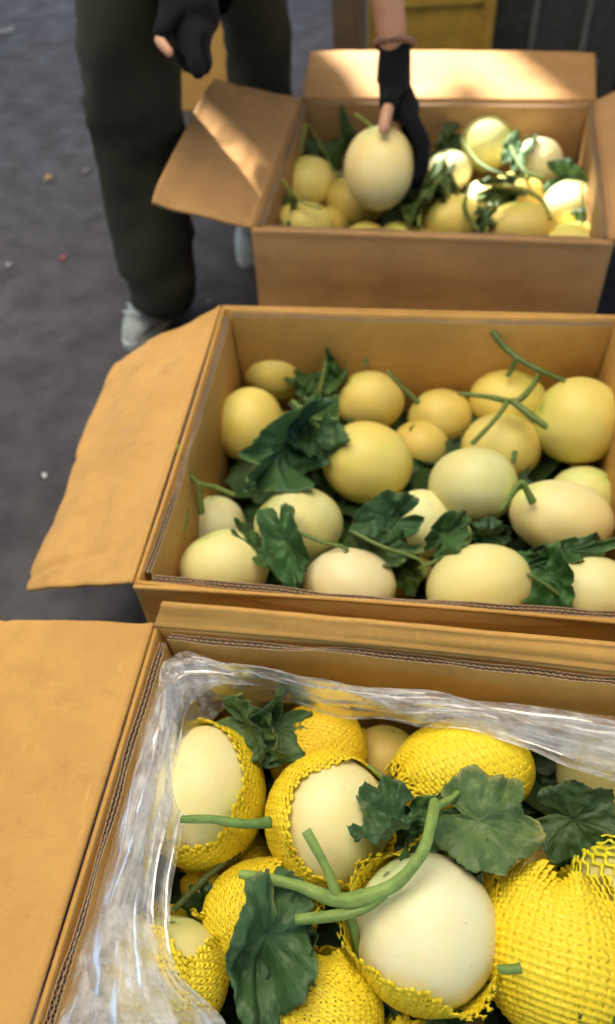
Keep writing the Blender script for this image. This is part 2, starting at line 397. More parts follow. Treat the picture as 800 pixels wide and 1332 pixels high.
fx = .012
box_front, inv1 = make_box('nearest golden cardboard box lined with clear film and filled with net wrapped melons', (-.1904, .4427), -.2363, M_card1x,
    (0, 0, -.006, .002), 1, [
    dict(hinge=('FL', 'BL'), world=[at(-400, 1330, .27), at(-110, 806, .29)], kw=dict(crease=[(.62, .0035)], folds=[(.47, .30, .004), (.30, .5, .003)], wob=.004, label='wide left flap folded out flat')),
    dict(hinge=('FL', 'FR'), d0=(.0, -.07, -.22), d1=(0, -.07, -.22)),
    dict(hinge=('BL', 'BR'), d0=(.012, .016, .030), d1=(-.01, .016, .030), kw=dict(t=.006, ny=8, wob=.002, bow=.006, label='short back flap standing up with a torn edge')),
    dict(hinge=('FR', 'BR'), d0=(.22, .01, -.09), d1=(.22, -.01, -.09))], 'open cardboard boxes of melons in a row')
box_mid, inv2 = make_box('middle golden cardboard box with left flap down and bare yellow melons inside', (-.1036, 1.0277), -.2154, M_card1x,
    (-.006, 0, .004, .003), 2, [
    dict(hinge=('FL', 'BL'), world=[at(24, 764, .225), at(140, 470, .235)], kw=dict(curl=-.012, wob=.005, corner=.12, folds=[(.07, .15, .004), (.55, .7, .003)], label='left flap folded out and sagging')),
    dict(hinge=('FL', 'FR'), d0=(.0, -.022, -.26), d1=(0, -.022, -.26), kw=dict(bow=-.006)),
    dict(hinge=('BL', 'BR'), d0=(.0, .035, -.22), d1=(0, .035, -.22)),
    dict(hinge=('FR', 'BR'), d0=(.20, .01, -.12), d1=(.20, -.01, -.12))], 'open cardboard boxes of melons in a row', BD=.537)
box_far, inv3 = make_box('farthest brown cardboard box with a gloved hand reaching in, back flap lying open', (.0884, 1.7567), -.2607, M_card3x,
    (0, 0, 0, .002), 3, [
    dict(hinge=('FL', 'BL'), world=[at(190, 268, .425), at(272, 108, .415)], kw=dict(curl=.01, label='left flap lifted and catching the light')),
    dict(hinge=('FL', 'FR'), d0=(.0, -.03, -.26), d1=(0, -.03, -.26), kw=dict(label='front flap hanging down')),
    dict(hinge=('BL', 'BR'), world=[at(404, 66, .36), at(774, 68, .36)], kw=dict(label='back flap lying open')),
    dict(hinge=('FR', 'BR'), d0=(.17, .01, .10), d1=(.17, -.01, .10))], 'open cardboard boxes of melons in a row')

# ------------------------------------------------------------------ melons
def frame_from(n_):
    n_ = Vector(n_).normalized(); a = Vector((0, 0, 1)) if abs(n_.z) < .9 else Vector((1, 0, 0))
    x = a.cross(n_).normalized(); y = n_.cross(x); return x, y, n_
class Melon: pass
ALL = []
def melon(px, py, wpx, hpx, z, col, label, pole=(0, .9, .4), group=None, tilt=0, stem=0, seed=None, D=None, pos=None, res=(56, 44), bump_=1.):
    m = Melon(); m.c = p = at(px, py, z) if pos is None else Vector(pos); k = depth(p)
    rr = random.Random(px*31+py if seed is None else seed)
    th = (p-CAM).normalized().dot(F)
    sw = wpx*k/FPX/2; sh = hpx*k/FPX/2*(.5+.5*th)
    r, u, t = basis(p)
    if tilt: r, u = r*math.cos(tilt)+u*math.sin(tilt), u*math.cos(tilt)-r*math.sin(tilt)
    sd = (sw+sh)/2
    m.S = (r, u, t, sw, sh, sd); m.R = (sw*sh*sd)**(1/3)
    def surf(d, off=0.):
        """point on the skin for a unit direction d in (right, up, towards) axes"""
        return r*(d[0]*(sw+off)) + u*(d[1]*(sh+off)) + t*(d[2]*(sd+off))
    m.surf = surf; m.B = np.array([list(r), list(u), list(t)]); m.ax = np.array([sw, sh, sd])
    x, y, n_ = frame_from(pole); nu, nv = res; V = []; A = []
    ph = [rr.uniform(0, 6.28) for _ in range(6)]
    for i in range(nu):
        f = 2*math.pi*i/nu
        for j in range(nv+1):
            a = math.pi*(j/nv); a = min(max(a, .004), math.pi-.004)
            d = x*(math.sin(a)*math.cos(f)) + y*(math.sin(a)*math.sin(f)) + n_*math.cos(a)
            s_ = 1 - .07*bump_*math.exp(-(a/.22)**2) - .03*math.exp(-((math.pi-a)/.10)**2) - .035*max(0, math.cos(a))**3
            s_ += bump_*(.006*math.sin(a)*math.cos(9*f+ph[0]) + .013*math.sin(2*f+ph[1])*math.sin(a)**2 + .012*math.sin(2.3*a+ph[2]) + .008*math.sin(3*f+a*2+ph[3])*math.sin(a))
            V.append(surf(d)*s_); A.append(a/math.pi)
    o = mesh('melon', V, grid_faces(nu, nv+1, True), M_melon, loc=p, attrs={'pole': A})
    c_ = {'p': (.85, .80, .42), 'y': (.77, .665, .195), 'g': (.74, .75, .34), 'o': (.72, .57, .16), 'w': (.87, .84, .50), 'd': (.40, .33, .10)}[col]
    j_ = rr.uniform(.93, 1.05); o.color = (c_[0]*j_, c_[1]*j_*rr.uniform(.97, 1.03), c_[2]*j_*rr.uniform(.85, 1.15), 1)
    tag(o, label, 'melon', group); m.o = o; m.name = label; m.pole = n_
    if stem:
        b = surf(n_)*.93; out = (surf(n_)).normalized(); pts = [b]; q = b.copy(); dr = out.copy()
        for i in range(5):
            dr = (dr+Vector((rr.uniform(-.25, .25), rr.uniform(-.25, .25), rr.uniform(-.1, .25)))).normalized(); q = q+dr*stem/5; pts.append(q.copy())
        tube('stem', pts, [.0048, .0036, .0034, .0034, .0038, .0042], M_stem, o)
    ALL.append(m); return m

def smooth_path(P_, n):
    P_ = [Vector(p) for p in P_]; out = []; L = len(P_)-1
    for i in range(L*n+1):
        s = i/n; k = min(int(s), L-1); t = s-k
        p0 = P_[max(k-1, 0)]; p1 = P_[k]; p2 = P_[k+1]; p3 = P_[min(k+2, L)]
        out.append(.5*((2*p1)+(p2-p0)*t+(2*p0-5*p1+4*p2-p3)*t*t+(3*p1-p0-3*p2+p3)*t**3))
    return out
def tube_geo(pts, rad, ns=12, sm=6, ridge=.17, cap=True, seed=0):
    P_ = smooth_path(pts, sm); n = len(P_); V = []
    RR = [rad]*len(pts) if isinstance(rad, (int, float)) else list(rad)
    tprev = (P_[1]-P_[0]).normalized(); a = Vector((0, 0, 1)) if abs(tprev.z) < .9 else Vector((1, 0, 0)); x = a.cross(tprev).normalized()
    for i, p in enumerate(P_):
        t = (P_[min(i+1, n-1)]-P_[max(i-1, 0)]).normalized(); x = (x-t*x.dot(t)).normalized(); y = t.cross(x)
        s = i/sm; k = min(int(s), len(RR)-2); r = RR[k]+(RR[k+1]-RR[k])*(s-k)
        for j in range(ns):
            f = 2*math.pi*j/ns; q = r*(1+ridge*math.cos(5*f+seed)+.05*math.sin(i*.9+seed))
            V.append(p+x*(q*math.cos(f))+y*(q*math.sin(f)))
    Fc = [(i*ns+j, i*ns+(j+1) % ns, (i+1)*ns+(j+1) % ns, (i+1)*ns+j) for i in range(n-1) for j in range(ns)]
    if cap: Fc += [tuple(range(ns))[::-1], tuple((n-1)*ns+j for j in range(ns))]
    return V, Fc
M_cut = plain('dry_cut_end', (.40, .36, .18), .8, 300, .4, .6)
def tube(name, pts, rad, mat, parent=None, **kw):
    V, Fc = tube_geo(pts, rad, **kw); return mesh(name, V, Fc, mat, parent)

def net(m, axis, th0=.35, N=54, K=20, hw=.0034, hh=.0008, amp=.32, joint=.0007, rib=.0008, flare=.006, shell=True, th1=.22, seed=0, jag=.10, tint=(1, 1, 1), lift=.0018, swell=0.):
    """foam sleeve: N zigzag strands that meet side to side, and the pressed-together foam under them"""
    rs = np.random.RandomState(seed+5); x, y, n_ = [np.array(v) for v in frame_from(axis)]
    T = K*6+1; t = np.linspace(0, 1, T)[None, :]; i = np.arange(N)[:, None]
    ph1, ph2 = rs.uniform(0, 6.28, 2)
    def thopen(f): return th0 + jag*np.sin(2*f+ph1) + jag*.6*np.sin(5*f+ph2)
    def pos(phi, t_, off, dth=0):
        th = thopen(phi) + (math.pi-th1-thopen(phi))*t_ + dth
        d = (np.sin(th)*np.cos(phi))[..., None]*x + (np.sin(th)*np.sin(phi))[..., None]*y + np.cos(th)[..., None]*n_
        fl = flare*np.exp(-t_*K*.55)*(1+.6*np.sin(3*phi+ph2)+.5*np.sin(7*phi+ph1)) + swell*np.sin(phi*3+ph1)*np.sin(th*3)
        o_ = (off+fl)
        return (d*(m.ax+o_[..., None])) @ m.B
    tri = 2/np.pi*np.arcsin(np.sin(2*np.pi*K*t+0*i))
    sgn = np.where(i % 2 == 0, 1, -1)
    jit = .10*np.sin(t*23+i*1.7+ph1)
    phi = 2*np.pi/N*(i + sgn*amp*tri + jit)
    wave = joint*(-np.cos(4*np.pi*K*t))      # the joints stand proud
    cl = pos(phi, t+0*i, lift+hh*.6+wave+0*phi)                    # N,T,3
    nrm = cl/np.linalg.norm(cl, axis=-1, keepdims=True)
    tg = np.gradient(cl, axis=1); tg /= np.linalg.norm(tg, axis=-1, keepdims=True)+1e-9
    sd = np.cross(nrm, tg)
    ns = 6; V = []
    wmod = (hw*(1+.25*np.cos(4*np.pi*K*t+np.pi)))[..., None]+0*sd[..., :1]
    for k in range(ns):
        a = 2*math.pi*k/ns+.5; V.append(cl+sd*(wmod*math.cos(a))+nrm*(hh*math.sin(a)))
    V = np.stack(V, axis=2).reshape(-1, 3)                     # N,T,ns
    a = (np.arange(N)[:, None, None]*T+np.arange(T-1)[None, :, None])*ns
    k0 = np.arange(ns)[None, None, :]; k1 = (k0+1) % ns
    Fq = np.stack([a+k0, a+k1, a+ns+k1, a+ns+k0], axis=-1).reshape(-1, 4)
    if shell:
        nu, nv = 2*N, T
        ph = 2*np.pi*np.arange(nu)[:, None]/nu; tt = np.linspace(1.6/K, 1, nv)[None, :]
        sv = pos(ph+0*tt, tt+0*ph, lift+hh*1.15+.0003*np.sin(ph*N/2)+rib*np.cos(4*np.pi*K*tt)*(-1)+0*ph).reshape(-1, 3)
        b = len(V); fs = np.array(grid_faces(nu, nv, True, b)); V = np.vstack([V, sv]); Fq = np.vstack([Fq, fs])
    o = mesh('foam_net', V, Fq, M_foam, m.o); o.color = (*tint, 1); return o

G1 = 'melons in yellow foam nets in the nearest box'; G2 = 'bare melons in the middle box'; G3 = 'melons in the farthest box'
# nearest box
m1 = melon(268, 1035, 148, 180, .235, 'p', 'pale melon at left back of nearest box, its top bare, cut stem lying across it', pole=(.45, -.35, .6), group=G1)
net(m1, (-.45, .35, .85), th0=1.02, N=60, K=18, flare=.004, seed=1, jag=.05)
m2 = melon(412, 978, 124, 116, .215, 'y', 'fully netted golden melon against the film at the back, beside a dark leaf', pole=(.2, .9, -.5), group=G1)
net(m2, (.6, .6, -.5), th0=.35, N=64, K=25, seed=2, tint=(.98, .88, .8))
m3 = melon(428, 1066, 160, 170, .238, 'w', 'pale bare faced melon in the middle of nearest box with net collar at left', pole=(.6, -.5, .3), group=G1)
net(m3, (.42, -.06, .9), th0=.98, N=62, K=19, seed=3, jag=.06, flare=.004, tint=(1.02, .98, .9))
m4 = melon(604, 1000, 170, 124, .228, 'y', 'fully netted melon at the back under the film band, above the large light leaf', pole=(-.9, -.3, .3), group=G1)
net(m4, (-.95, -.35, .25), th0=.30, N=40, K=17, seed=4, jag=.08, flare=.007, hw=.0026)
m5 = melon(552, 1208, 186, 198, .262, 'w', 'largest bare cream melon in front, its foam net peeled back all around', pole=(-.5, .7, .35), group=G1)
net(m5, (.22, .30, .93), th0=1.18, N=56, K=16, seed=5, jag=.13, flare=.012, shell=True)
m6 = melon(728, 1248, 212, 204, .243, 'y', 'big melon at lower right wholly wrapped in ribbed yellow net with a stem nub', pole=(-.55, .1, .7), group=G1, tilt=-.5, stem=.0)
net(m6, (-.22, .97, .02), th0=.36, N=58, K=14, seed=6, jag=.05, flare=.010, hw=.0044, hh=.0006, amp=.13, joint=.0013, rib=.0016)
m7 = melon(814, 1158, 132, 128, .238, 'g', 'melon cut by the right edge in a stretched open net with holes', pole=(0, .9, .4), group=G1)
net(m7, (-.5, .75, .2), th0=.30, N=22, K=9, seed=7, jag=.08, flare=.004, shell=False, hw=.0024, lift=.001, tint=(.85, 1.0, .9))
m8 = melon(338, 1192, 142, 136, .222, 'y', 'netted melon behind the big wavy leaf, pale skin peeping at its upper right', pole=(.5, .6, .4), group=G1)
net(m8, (.75, .55, .35), th0=.62, N=56, K=20, seed=8, jag=.1)
m9 = melon(218, 1270, 152, 158, .238, 'p', 'netted melon at the lower left half under the clear film, top bare', pole=(0, .9, .4), group=G1)
net(m9, (.05, .85, .45), th0=.62, N=58, K=20, seed=9, jag=.16, tint=(1, 1.02, 1.3))
m10 = melon(420, 1318, 150, 148, .238, 'y', 'netted melon at the bottom edge with a pointed net top, right of big leaf', pole=(0, .9, .4), group=G1)
net(m10, (.1, .93, .2), th0=.30, N=54, K=19, seed=10, jag=.05, flare=.003)
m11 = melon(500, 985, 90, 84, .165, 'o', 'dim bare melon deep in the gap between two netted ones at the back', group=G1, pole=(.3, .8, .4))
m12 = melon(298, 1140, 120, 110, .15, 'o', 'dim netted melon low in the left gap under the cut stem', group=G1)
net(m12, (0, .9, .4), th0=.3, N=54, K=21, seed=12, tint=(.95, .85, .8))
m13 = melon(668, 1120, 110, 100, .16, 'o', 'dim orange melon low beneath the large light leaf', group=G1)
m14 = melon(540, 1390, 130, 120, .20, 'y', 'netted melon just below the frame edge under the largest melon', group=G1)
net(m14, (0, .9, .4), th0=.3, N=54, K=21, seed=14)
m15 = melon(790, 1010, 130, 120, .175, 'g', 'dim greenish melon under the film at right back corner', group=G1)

# middle box
B2 = [(362, 483, 90, 74, .180, 'y', 'small round melon at the far left corner of middle box beside trailing stems', (.9, .3, .3)),
      (325, 553, 90, 96, .195, 'y', 'round yellow melon near left wall of middle box behind the big folded leaf', (.8, -.4, .2)),
      (480, 522, 92, 80, .180, 'y', 'round melon in the back row of middle box under the arched stem', (-.6, .6, .2)),
      (477, 602, 118, 110, .205, 'y', 'large yellow melon in the centre of middle box, right of folded leaf', (-.95, .1, .25)),
      (572, 543, 84, 76, .160, 'o', 'deep yellow melon in back row with leaning stem at its left', (-.8, .6, .1)),
      (547, 580, 76, 70, .145, 'o', 'small deep orange melon sunk between central and back melons', (-.3, .8, .2)),
      (662, 522, 102, 86, .185, 'y', 'pale yellow melon in the back row beneath crossing green stems', (.3, .9, .2)),
      (652, 582, 104, 92, .175, 'y', 'yellow melon behind the round one, dark stem lying over its left', (.3, .8, -.2)),
      (752, 548, 114, 116, .215, 'y', 'tallest yellow melon against the right wall of middle box', (-.9, .1, .3)),
      (616, 632, 118, 100, .215, 'g', 'smooth greenish melon right of centre with stem nub at its right side', (.95, -.1, .3)),
      (728, 672, 134, 100, .215, 'p', 'wide pale melon lying sideways with short thick stem at upper left', (-.75, .55, .35)),
      (760, 645, 90, 80, .160, 'g', 'half hidden greenish melon behind the wide pale one', (.6, .8, .3)),
      (388, 682, 118, 100, .200, 'g', 'greenish yellow melon behind the upright dark leaf in front row', (-.7, .6, .1)),
      (293, 737, 118, 98, .220, 'p', 'cream melon in the front left corner of middle box', (-.3, .85, .2)),
      (280, 682, 80, 76, .170, 'w', 'dusky cream melon behind the corner one, touched by a cut stem', (-.3, .9, .3)),
      (455, 760, 120, 96, .212, 'p', 'pale melon in the front row with brown blossom scar facing the rim', (-.6, .6, -.45)),
      (549, 682, 84, 92, .180, 'w', 'pale melon half hidden by the dark leaf left of it', (-.9, .2, .1)),
      (623, 764, 144, 112, .220, 'p', 'widest cream melon at the front rim with dry scar on its right', (-.95, -.1, -.2)),
      (762, 770, 122, 102, .218, 'w', 'greenish white melon at front right of middle box beside dark leaf', (-.5, .6, .2)),
      (378, 612, 66, 66, .125, 'o', 'yellow melon showing only under the folded leaf', (0, .8, .3)),
      (524, 745, 80, 76, .130, 'o', 'shaded olive yellow melon low between two front melons', (0, .8, .3)),
      (410, 722, 66, 60, .140, 'g', 'green tinted melon sliver under the stem in front row', (0, .8, .3))]
ms2 = {}
for i, (x, y, w_, h_, z, c, l, pole) in enumerate(B2):
    ms2[i+1] = melon(x, y, w_, h_, z, c, l, pole=pole, group=G2, tilt=rnd.uniform(-.25, .25))
# farthest box
B3 = [(401, 241, 70, 70, .220, 'y', 'yellow green melon at the left wall of far box under a long leaf blade', (-.2, .9, .3)),
      (420, 186, 60, 56, .205, 'o', 'small pale melon in the back left corner of far box', (-.5, .8, .3)),
      (462, 264, 70, 68, .205, 'o', 'orange tinted melon beneath the lifted one', (0, .8, .3)),
      (396, 294, 72, 60, .220, 'y', 'cream melon at the front left corner of far box', (-.2, .9, .2)),
      (428, 296, 50, 50, .180, 'o', 'deep yellow melon wedged beside the front left cream one', (0, .8, .3)),
      (474, 313, 54, 46, .205, 'o', 'melon top showing just over the front rim below the lifted one', (0, .8, .3)),
      (518, 312, 50, 44, .200, 'y', 'small melon top beside green stems at the front rim', (0, .8, .3)),
      (585, 288, 78, 68, .210, 'y', 'yellow melon at the front rim in the middle of far box', (-.6, .6, .3)),
      (583, 224, 54, 54, .215, 'w', 'white looking melon right of the black glove', (-.2, .9, .3)),
      (633, 187, 64, 66, .235, 'g', 'tall greenish white melon at the back of far box', (.8, .3, .2)),
      (698, 212, 60, 60, .225, 'w', 'pinkish white melon at back right with a leaf across it', (-.7, .5, .3)),
      (672, 254, 66, 56, .205, 'o', 'brownish melon crossed by stems in the middle right', (0, .8, .3)),
      (628, 258, 44, 46, .195, 'w', 'small bright white patch of melon between stems', (0, .8, .3)),
      (677, 298, 80, 68, .215, 'o', 'golden melon at the front rim right of the middle', (-.3, .8, .3)),
      (741, 265, 62, 60, .225, 'p', 'cream melon ringed by dark leaf at right of far box', (0, .8, .3)),
      (560, 262, 60, 56, .185, 'y', 'yellow melon half hidden by the olive leaf in the middle of far box', (0, .8, .3)),
      (600, 165, 56, 50, .175, 'g', 'dim green melon behind the tall greenish one', (0, .8, .3)),
      (440, 222, 54, 54, .175, 'p', 'pale melon between the left wall melon and the lifted one', (0, .8, .3)),
      (735, 205, 52, 48, .175, 'w', 'pale melon in the back right corner of far box', (0, .8, .3)),
      (540, 318, 50, 46, .195, 'o', 'golden melon top at the front rim under the hanging stem', (0, .8, .3)),
      (665, 180, 54, 50, .185, 'g', 'green melon between the two bright back ones', (0, .8, .3)),
      (743, 316, 80, 52, .205, 'y', 'yellow melon top at the front right corner of far box', (0, .8, .3))]
for i, (x, y, w_, h_, z, c, l, pole) in enumerate(B3):
    melon(x, y, w_*1.09, h_*1.07, z+.006, c, l, pole=pole, group=G3, tilt=rnd.uniform(-.2, .2), res=(40, 30))
held = melon(493, 219, 92, 108, .33, 'y', 'largest oval melon lifted by the black gloved hand', pole=(-.3, .9, .2), res=(56, 44))
held.o.color = (.84, .70, .33, 1)
# lower layers, seen only through the gaps; dark skin colours paint in the shade
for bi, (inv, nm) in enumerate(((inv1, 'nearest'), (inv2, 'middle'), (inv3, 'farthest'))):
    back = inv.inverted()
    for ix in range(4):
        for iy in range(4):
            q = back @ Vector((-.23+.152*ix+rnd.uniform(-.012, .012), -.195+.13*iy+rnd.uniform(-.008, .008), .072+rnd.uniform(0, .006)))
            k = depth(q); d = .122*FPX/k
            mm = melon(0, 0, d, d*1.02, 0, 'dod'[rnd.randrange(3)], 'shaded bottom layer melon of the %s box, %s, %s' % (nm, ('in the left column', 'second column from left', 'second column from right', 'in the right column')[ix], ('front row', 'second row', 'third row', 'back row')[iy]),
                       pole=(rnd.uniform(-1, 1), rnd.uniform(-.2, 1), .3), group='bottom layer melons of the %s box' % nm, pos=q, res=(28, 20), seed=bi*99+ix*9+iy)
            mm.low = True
# ------------------------------------------------------------------ leaves
def leaf(base, tip, width=1.0, roll=0., fold=.3, wave=.12, seed=0, tint=(1, 1, 1), label='', group=None, parent=None, lobes=.30, curl=0., name='melon_leaf', lift=0., petiole=None):
    A, B_ = at(*base), at(*tip); L = (B_-A).length; mid = (A+B_)/2
    y = (B_-A).normalized(); t = (CAM-mid).normalized(); n_ = (t-y*t.dot(y)).normalized(); x = y.cross(n_)
    n_, x = n_*math.cos(roll)+x*math.sin(roll), x*math.cos(roll)-n_*math.sin(roll)
    rr = random.Random(seed); NA, NR = 150, 16; V = []; At = []; Ed = []; ph = [rr.uniform(0, 6.28) for _ in range(5)]
    c0 = .36; lob = [0, .95, -.95, 1.95, -1.95]
    def outl(a):
        # a measured from the tip direction; notch at the petiole
        r = .40
        for k, q in enumerate(lob):
            amp = (.64, .52, .52, .46, .46)[k]; d = abs((a-q+math.pi) % (2*math.pi)-math.pi)
            r = max(r*1.0, amp*(1-lobes*min(1, (d/.5))**1.4))
        d = math.pi-abs(a); r *= 1-.62*math.exp(-(d/.22)**2)
        r *= 1+.04*(((a*5.1+ph[0]) % 1)-.5)+.05*math.sin(a*7+ph[1])+.03*(((a*13.7+ph[2]) % 1)-.5)
        return r
    for i in range(NA):
        a = -math.pi+2*math.pi*i/NA; ro = outl(a)
        dv = min(abs((a-q+math.pi) % (2*math.pi)-math.pi) for q in lob)
        for j in range(NR+1):
            s = j/NR; r = ro*s; X = r*math.sin(a)*width; Y = c0+r*math.cos(a)
            # side veins branch off the main ones
            vn = math.exp(-(dv*r/.008)**2)
            vn = max(vn, .6*math.exp(-((((r*9-dv*6) % 1)-.5)/.10)**2)*(1 if .1 < dv*r < .9 or r > .12 else 0)*min(1, r*5))
            Z = fold*abs(X)**1.3 + wave*(s**1.5)*(.55*math.sin(a*3+ph[3])+.45*math.sin(a*5+ph[4]+s*2)+.35*math.sin(a*11+ph[1]))*.55
            Z += wave*1.1*noise.noise(Vector((X*2.6+seed, Y*2.6, 0))) + wave*.45*(1-abs(noise.noise(Vector((X*4.5+seed, Y*4.5, 7))))*3)*s - .012*vn + .015*noise.noise(Vector((X*18+seed, Y*18, 3))) + curl*(Y-.4)**2 + curl*.6*X*X
            V.append(A+x*(X*L)+y*(Y*L)+n_*(Z*L+lift)); At.append(vn); Ed.append(s)
    o_c = sum(V, Vector())/len(V); V = [v-o_c for v in V]
    o = mesh(name, V, grid_faces(NA, NR+1, True), M_leaf, loc=o_c, attrs={'vein': At, 'edge': Ed}); solid(o, .0006)
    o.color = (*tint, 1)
    if parent is not None:
        o.parent = parent; o.location = o_c-parent.location; o.name = 'leaf'
        if label: o['label'] = label
    else: tag(o, label, 'leaf', group)
    if petiole:
        pts = [at(*q)-o_c for q in petiole]+[V[0]*0+(A+y*(c0*L)+n_*(.0*L)-o_c)]
        tube('petiole', pts, .0022, M_stem, o)
    return o
GL1 = 'melon leaves in the nearest box'; GL2 = 'melon leaves in the middle box'; GL3 = 'melon leaves in the farthest box'
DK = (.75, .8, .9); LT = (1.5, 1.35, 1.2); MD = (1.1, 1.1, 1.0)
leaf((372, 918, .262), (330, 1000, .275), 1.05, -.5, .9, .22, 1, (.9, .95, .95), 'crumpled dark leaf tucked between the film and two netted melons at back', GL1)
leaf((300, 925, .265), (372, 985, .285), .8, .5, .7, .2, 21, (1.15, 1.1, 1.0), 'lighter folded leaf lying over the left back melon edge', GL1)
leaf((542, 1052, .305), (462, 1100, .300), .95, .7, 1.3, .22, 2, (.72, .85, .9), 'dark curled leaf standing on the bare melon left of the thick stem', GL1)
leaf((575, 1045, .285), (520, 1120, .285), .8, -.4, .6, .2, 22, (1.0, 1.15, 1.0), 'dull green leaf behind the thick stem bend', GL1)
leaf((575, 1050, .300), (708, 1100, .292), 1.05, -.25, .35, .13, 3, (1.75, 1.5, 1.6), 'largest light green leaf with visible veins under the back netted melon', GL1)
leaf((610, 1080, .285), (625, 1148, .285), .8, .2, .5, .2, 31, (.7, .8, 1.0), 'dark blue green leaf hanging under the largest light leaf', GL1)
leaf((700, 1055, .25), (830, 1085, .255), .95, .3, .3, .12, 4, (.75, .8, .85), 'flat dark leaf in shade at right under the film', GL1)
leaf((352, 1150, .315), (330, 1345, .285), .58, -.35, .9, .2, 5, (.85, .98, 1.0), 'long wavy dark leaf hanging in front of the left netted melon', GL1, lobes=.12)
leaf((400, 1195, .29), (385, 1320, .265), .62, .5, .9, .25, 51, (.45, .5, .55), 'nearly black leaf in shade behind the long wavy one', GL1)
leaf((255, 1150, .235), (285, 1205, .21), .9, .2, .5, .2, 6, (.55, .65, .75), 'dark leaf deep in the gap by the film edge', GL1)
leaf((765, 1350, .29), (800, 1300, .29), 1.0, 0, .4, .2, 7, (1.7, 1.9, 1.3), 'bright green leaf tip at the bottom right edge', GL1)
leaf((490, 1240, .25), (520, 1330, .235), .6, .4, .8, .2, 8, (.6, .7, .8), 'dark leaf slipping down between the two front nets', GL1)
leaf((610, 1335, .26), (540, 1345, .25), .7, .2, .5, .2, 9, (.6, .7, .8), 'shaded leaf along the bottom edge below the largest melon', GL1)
# middle box leaves
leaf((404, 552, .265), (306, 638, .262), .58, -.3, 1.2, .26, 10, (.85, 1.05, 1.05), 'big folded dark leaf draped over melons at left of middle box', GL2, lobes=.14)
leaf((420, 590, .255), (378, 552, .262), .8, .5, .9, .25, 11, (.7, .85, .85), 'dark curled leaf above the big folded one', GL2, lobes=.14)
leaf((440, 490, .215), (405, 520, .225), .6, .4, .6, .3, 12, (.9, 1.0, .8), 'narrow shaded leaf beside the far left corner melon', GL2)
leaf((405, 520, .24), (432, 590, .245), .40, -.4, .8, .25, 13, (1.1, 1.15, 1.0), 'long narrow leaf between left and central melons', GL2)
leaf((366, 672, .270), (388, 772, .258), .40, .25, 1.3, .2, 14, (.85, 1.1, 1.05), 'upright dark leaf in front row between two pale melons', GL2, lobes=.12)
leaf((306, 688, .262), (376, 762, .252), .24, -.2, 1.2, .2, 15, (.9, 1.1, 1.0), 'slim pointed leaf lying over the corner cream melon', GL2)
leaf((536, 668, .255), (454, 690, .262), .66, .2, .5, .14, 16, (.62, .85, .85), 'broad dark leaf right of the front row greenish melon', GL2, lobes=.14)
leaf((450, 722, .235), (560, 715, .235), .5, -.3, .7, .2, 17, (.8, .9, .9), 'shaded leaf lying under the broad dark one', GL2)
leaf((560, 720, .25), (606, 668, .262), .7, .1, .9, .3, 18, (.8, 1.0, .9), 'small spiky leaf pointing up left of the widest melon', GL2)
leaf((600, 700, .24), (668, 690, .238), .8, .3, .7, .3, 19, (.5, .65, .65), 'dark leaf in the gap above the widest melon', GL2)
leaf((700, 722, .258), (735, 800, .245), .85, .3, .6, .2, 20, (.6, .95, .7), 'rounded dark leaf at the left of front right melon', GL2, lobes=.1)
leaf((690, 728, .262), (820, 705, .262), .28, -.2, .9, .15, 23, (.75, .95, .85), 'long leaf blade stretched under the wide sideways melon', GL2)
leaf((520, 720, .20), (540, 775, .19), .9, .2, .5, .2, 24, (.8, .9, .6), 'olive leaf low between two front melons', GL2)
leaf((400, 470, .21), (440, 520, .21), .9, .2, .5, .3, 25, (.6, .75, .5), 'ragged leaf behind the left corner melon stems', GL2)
# farthest box leaves
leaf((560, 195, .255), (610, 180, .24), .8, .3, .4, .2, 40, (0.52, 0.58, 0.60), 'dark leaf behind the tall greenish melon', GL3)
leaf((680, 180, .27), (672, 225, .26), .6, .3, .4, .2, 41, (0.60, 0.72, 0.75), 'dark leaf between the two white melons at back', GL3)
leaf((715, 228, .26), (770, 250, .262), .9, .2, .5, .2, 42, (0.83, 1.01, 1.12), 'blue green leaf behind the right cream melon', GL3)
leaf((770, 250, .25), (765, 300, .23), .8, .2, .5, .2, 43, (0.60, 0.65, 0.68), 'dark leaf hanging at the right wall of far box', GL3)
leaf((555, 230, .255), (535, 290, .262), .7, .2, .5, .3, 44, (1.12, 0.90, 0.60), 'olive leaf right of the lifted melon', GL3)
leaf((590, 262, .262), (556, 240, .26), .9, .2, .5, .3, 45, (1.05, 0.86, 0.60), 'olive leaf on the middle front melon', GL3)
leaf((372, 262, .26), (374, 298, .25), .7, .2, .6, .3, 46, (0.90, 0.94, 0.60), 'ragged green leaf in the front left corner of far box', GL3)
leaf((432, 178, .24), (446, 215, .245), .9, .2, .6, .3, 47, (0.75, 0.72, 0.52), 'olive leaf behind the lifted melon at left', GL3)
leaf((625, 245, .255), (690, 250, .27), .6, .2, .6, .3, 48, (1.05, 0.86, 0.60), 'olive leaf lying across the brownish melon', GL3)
leaf((640, 275, .25), (618, 300, .24), .9, .2, .6, .3, 49, (0.60, 0.58, 0.45), 'dark leaf at front rim between golden melons', GL3)

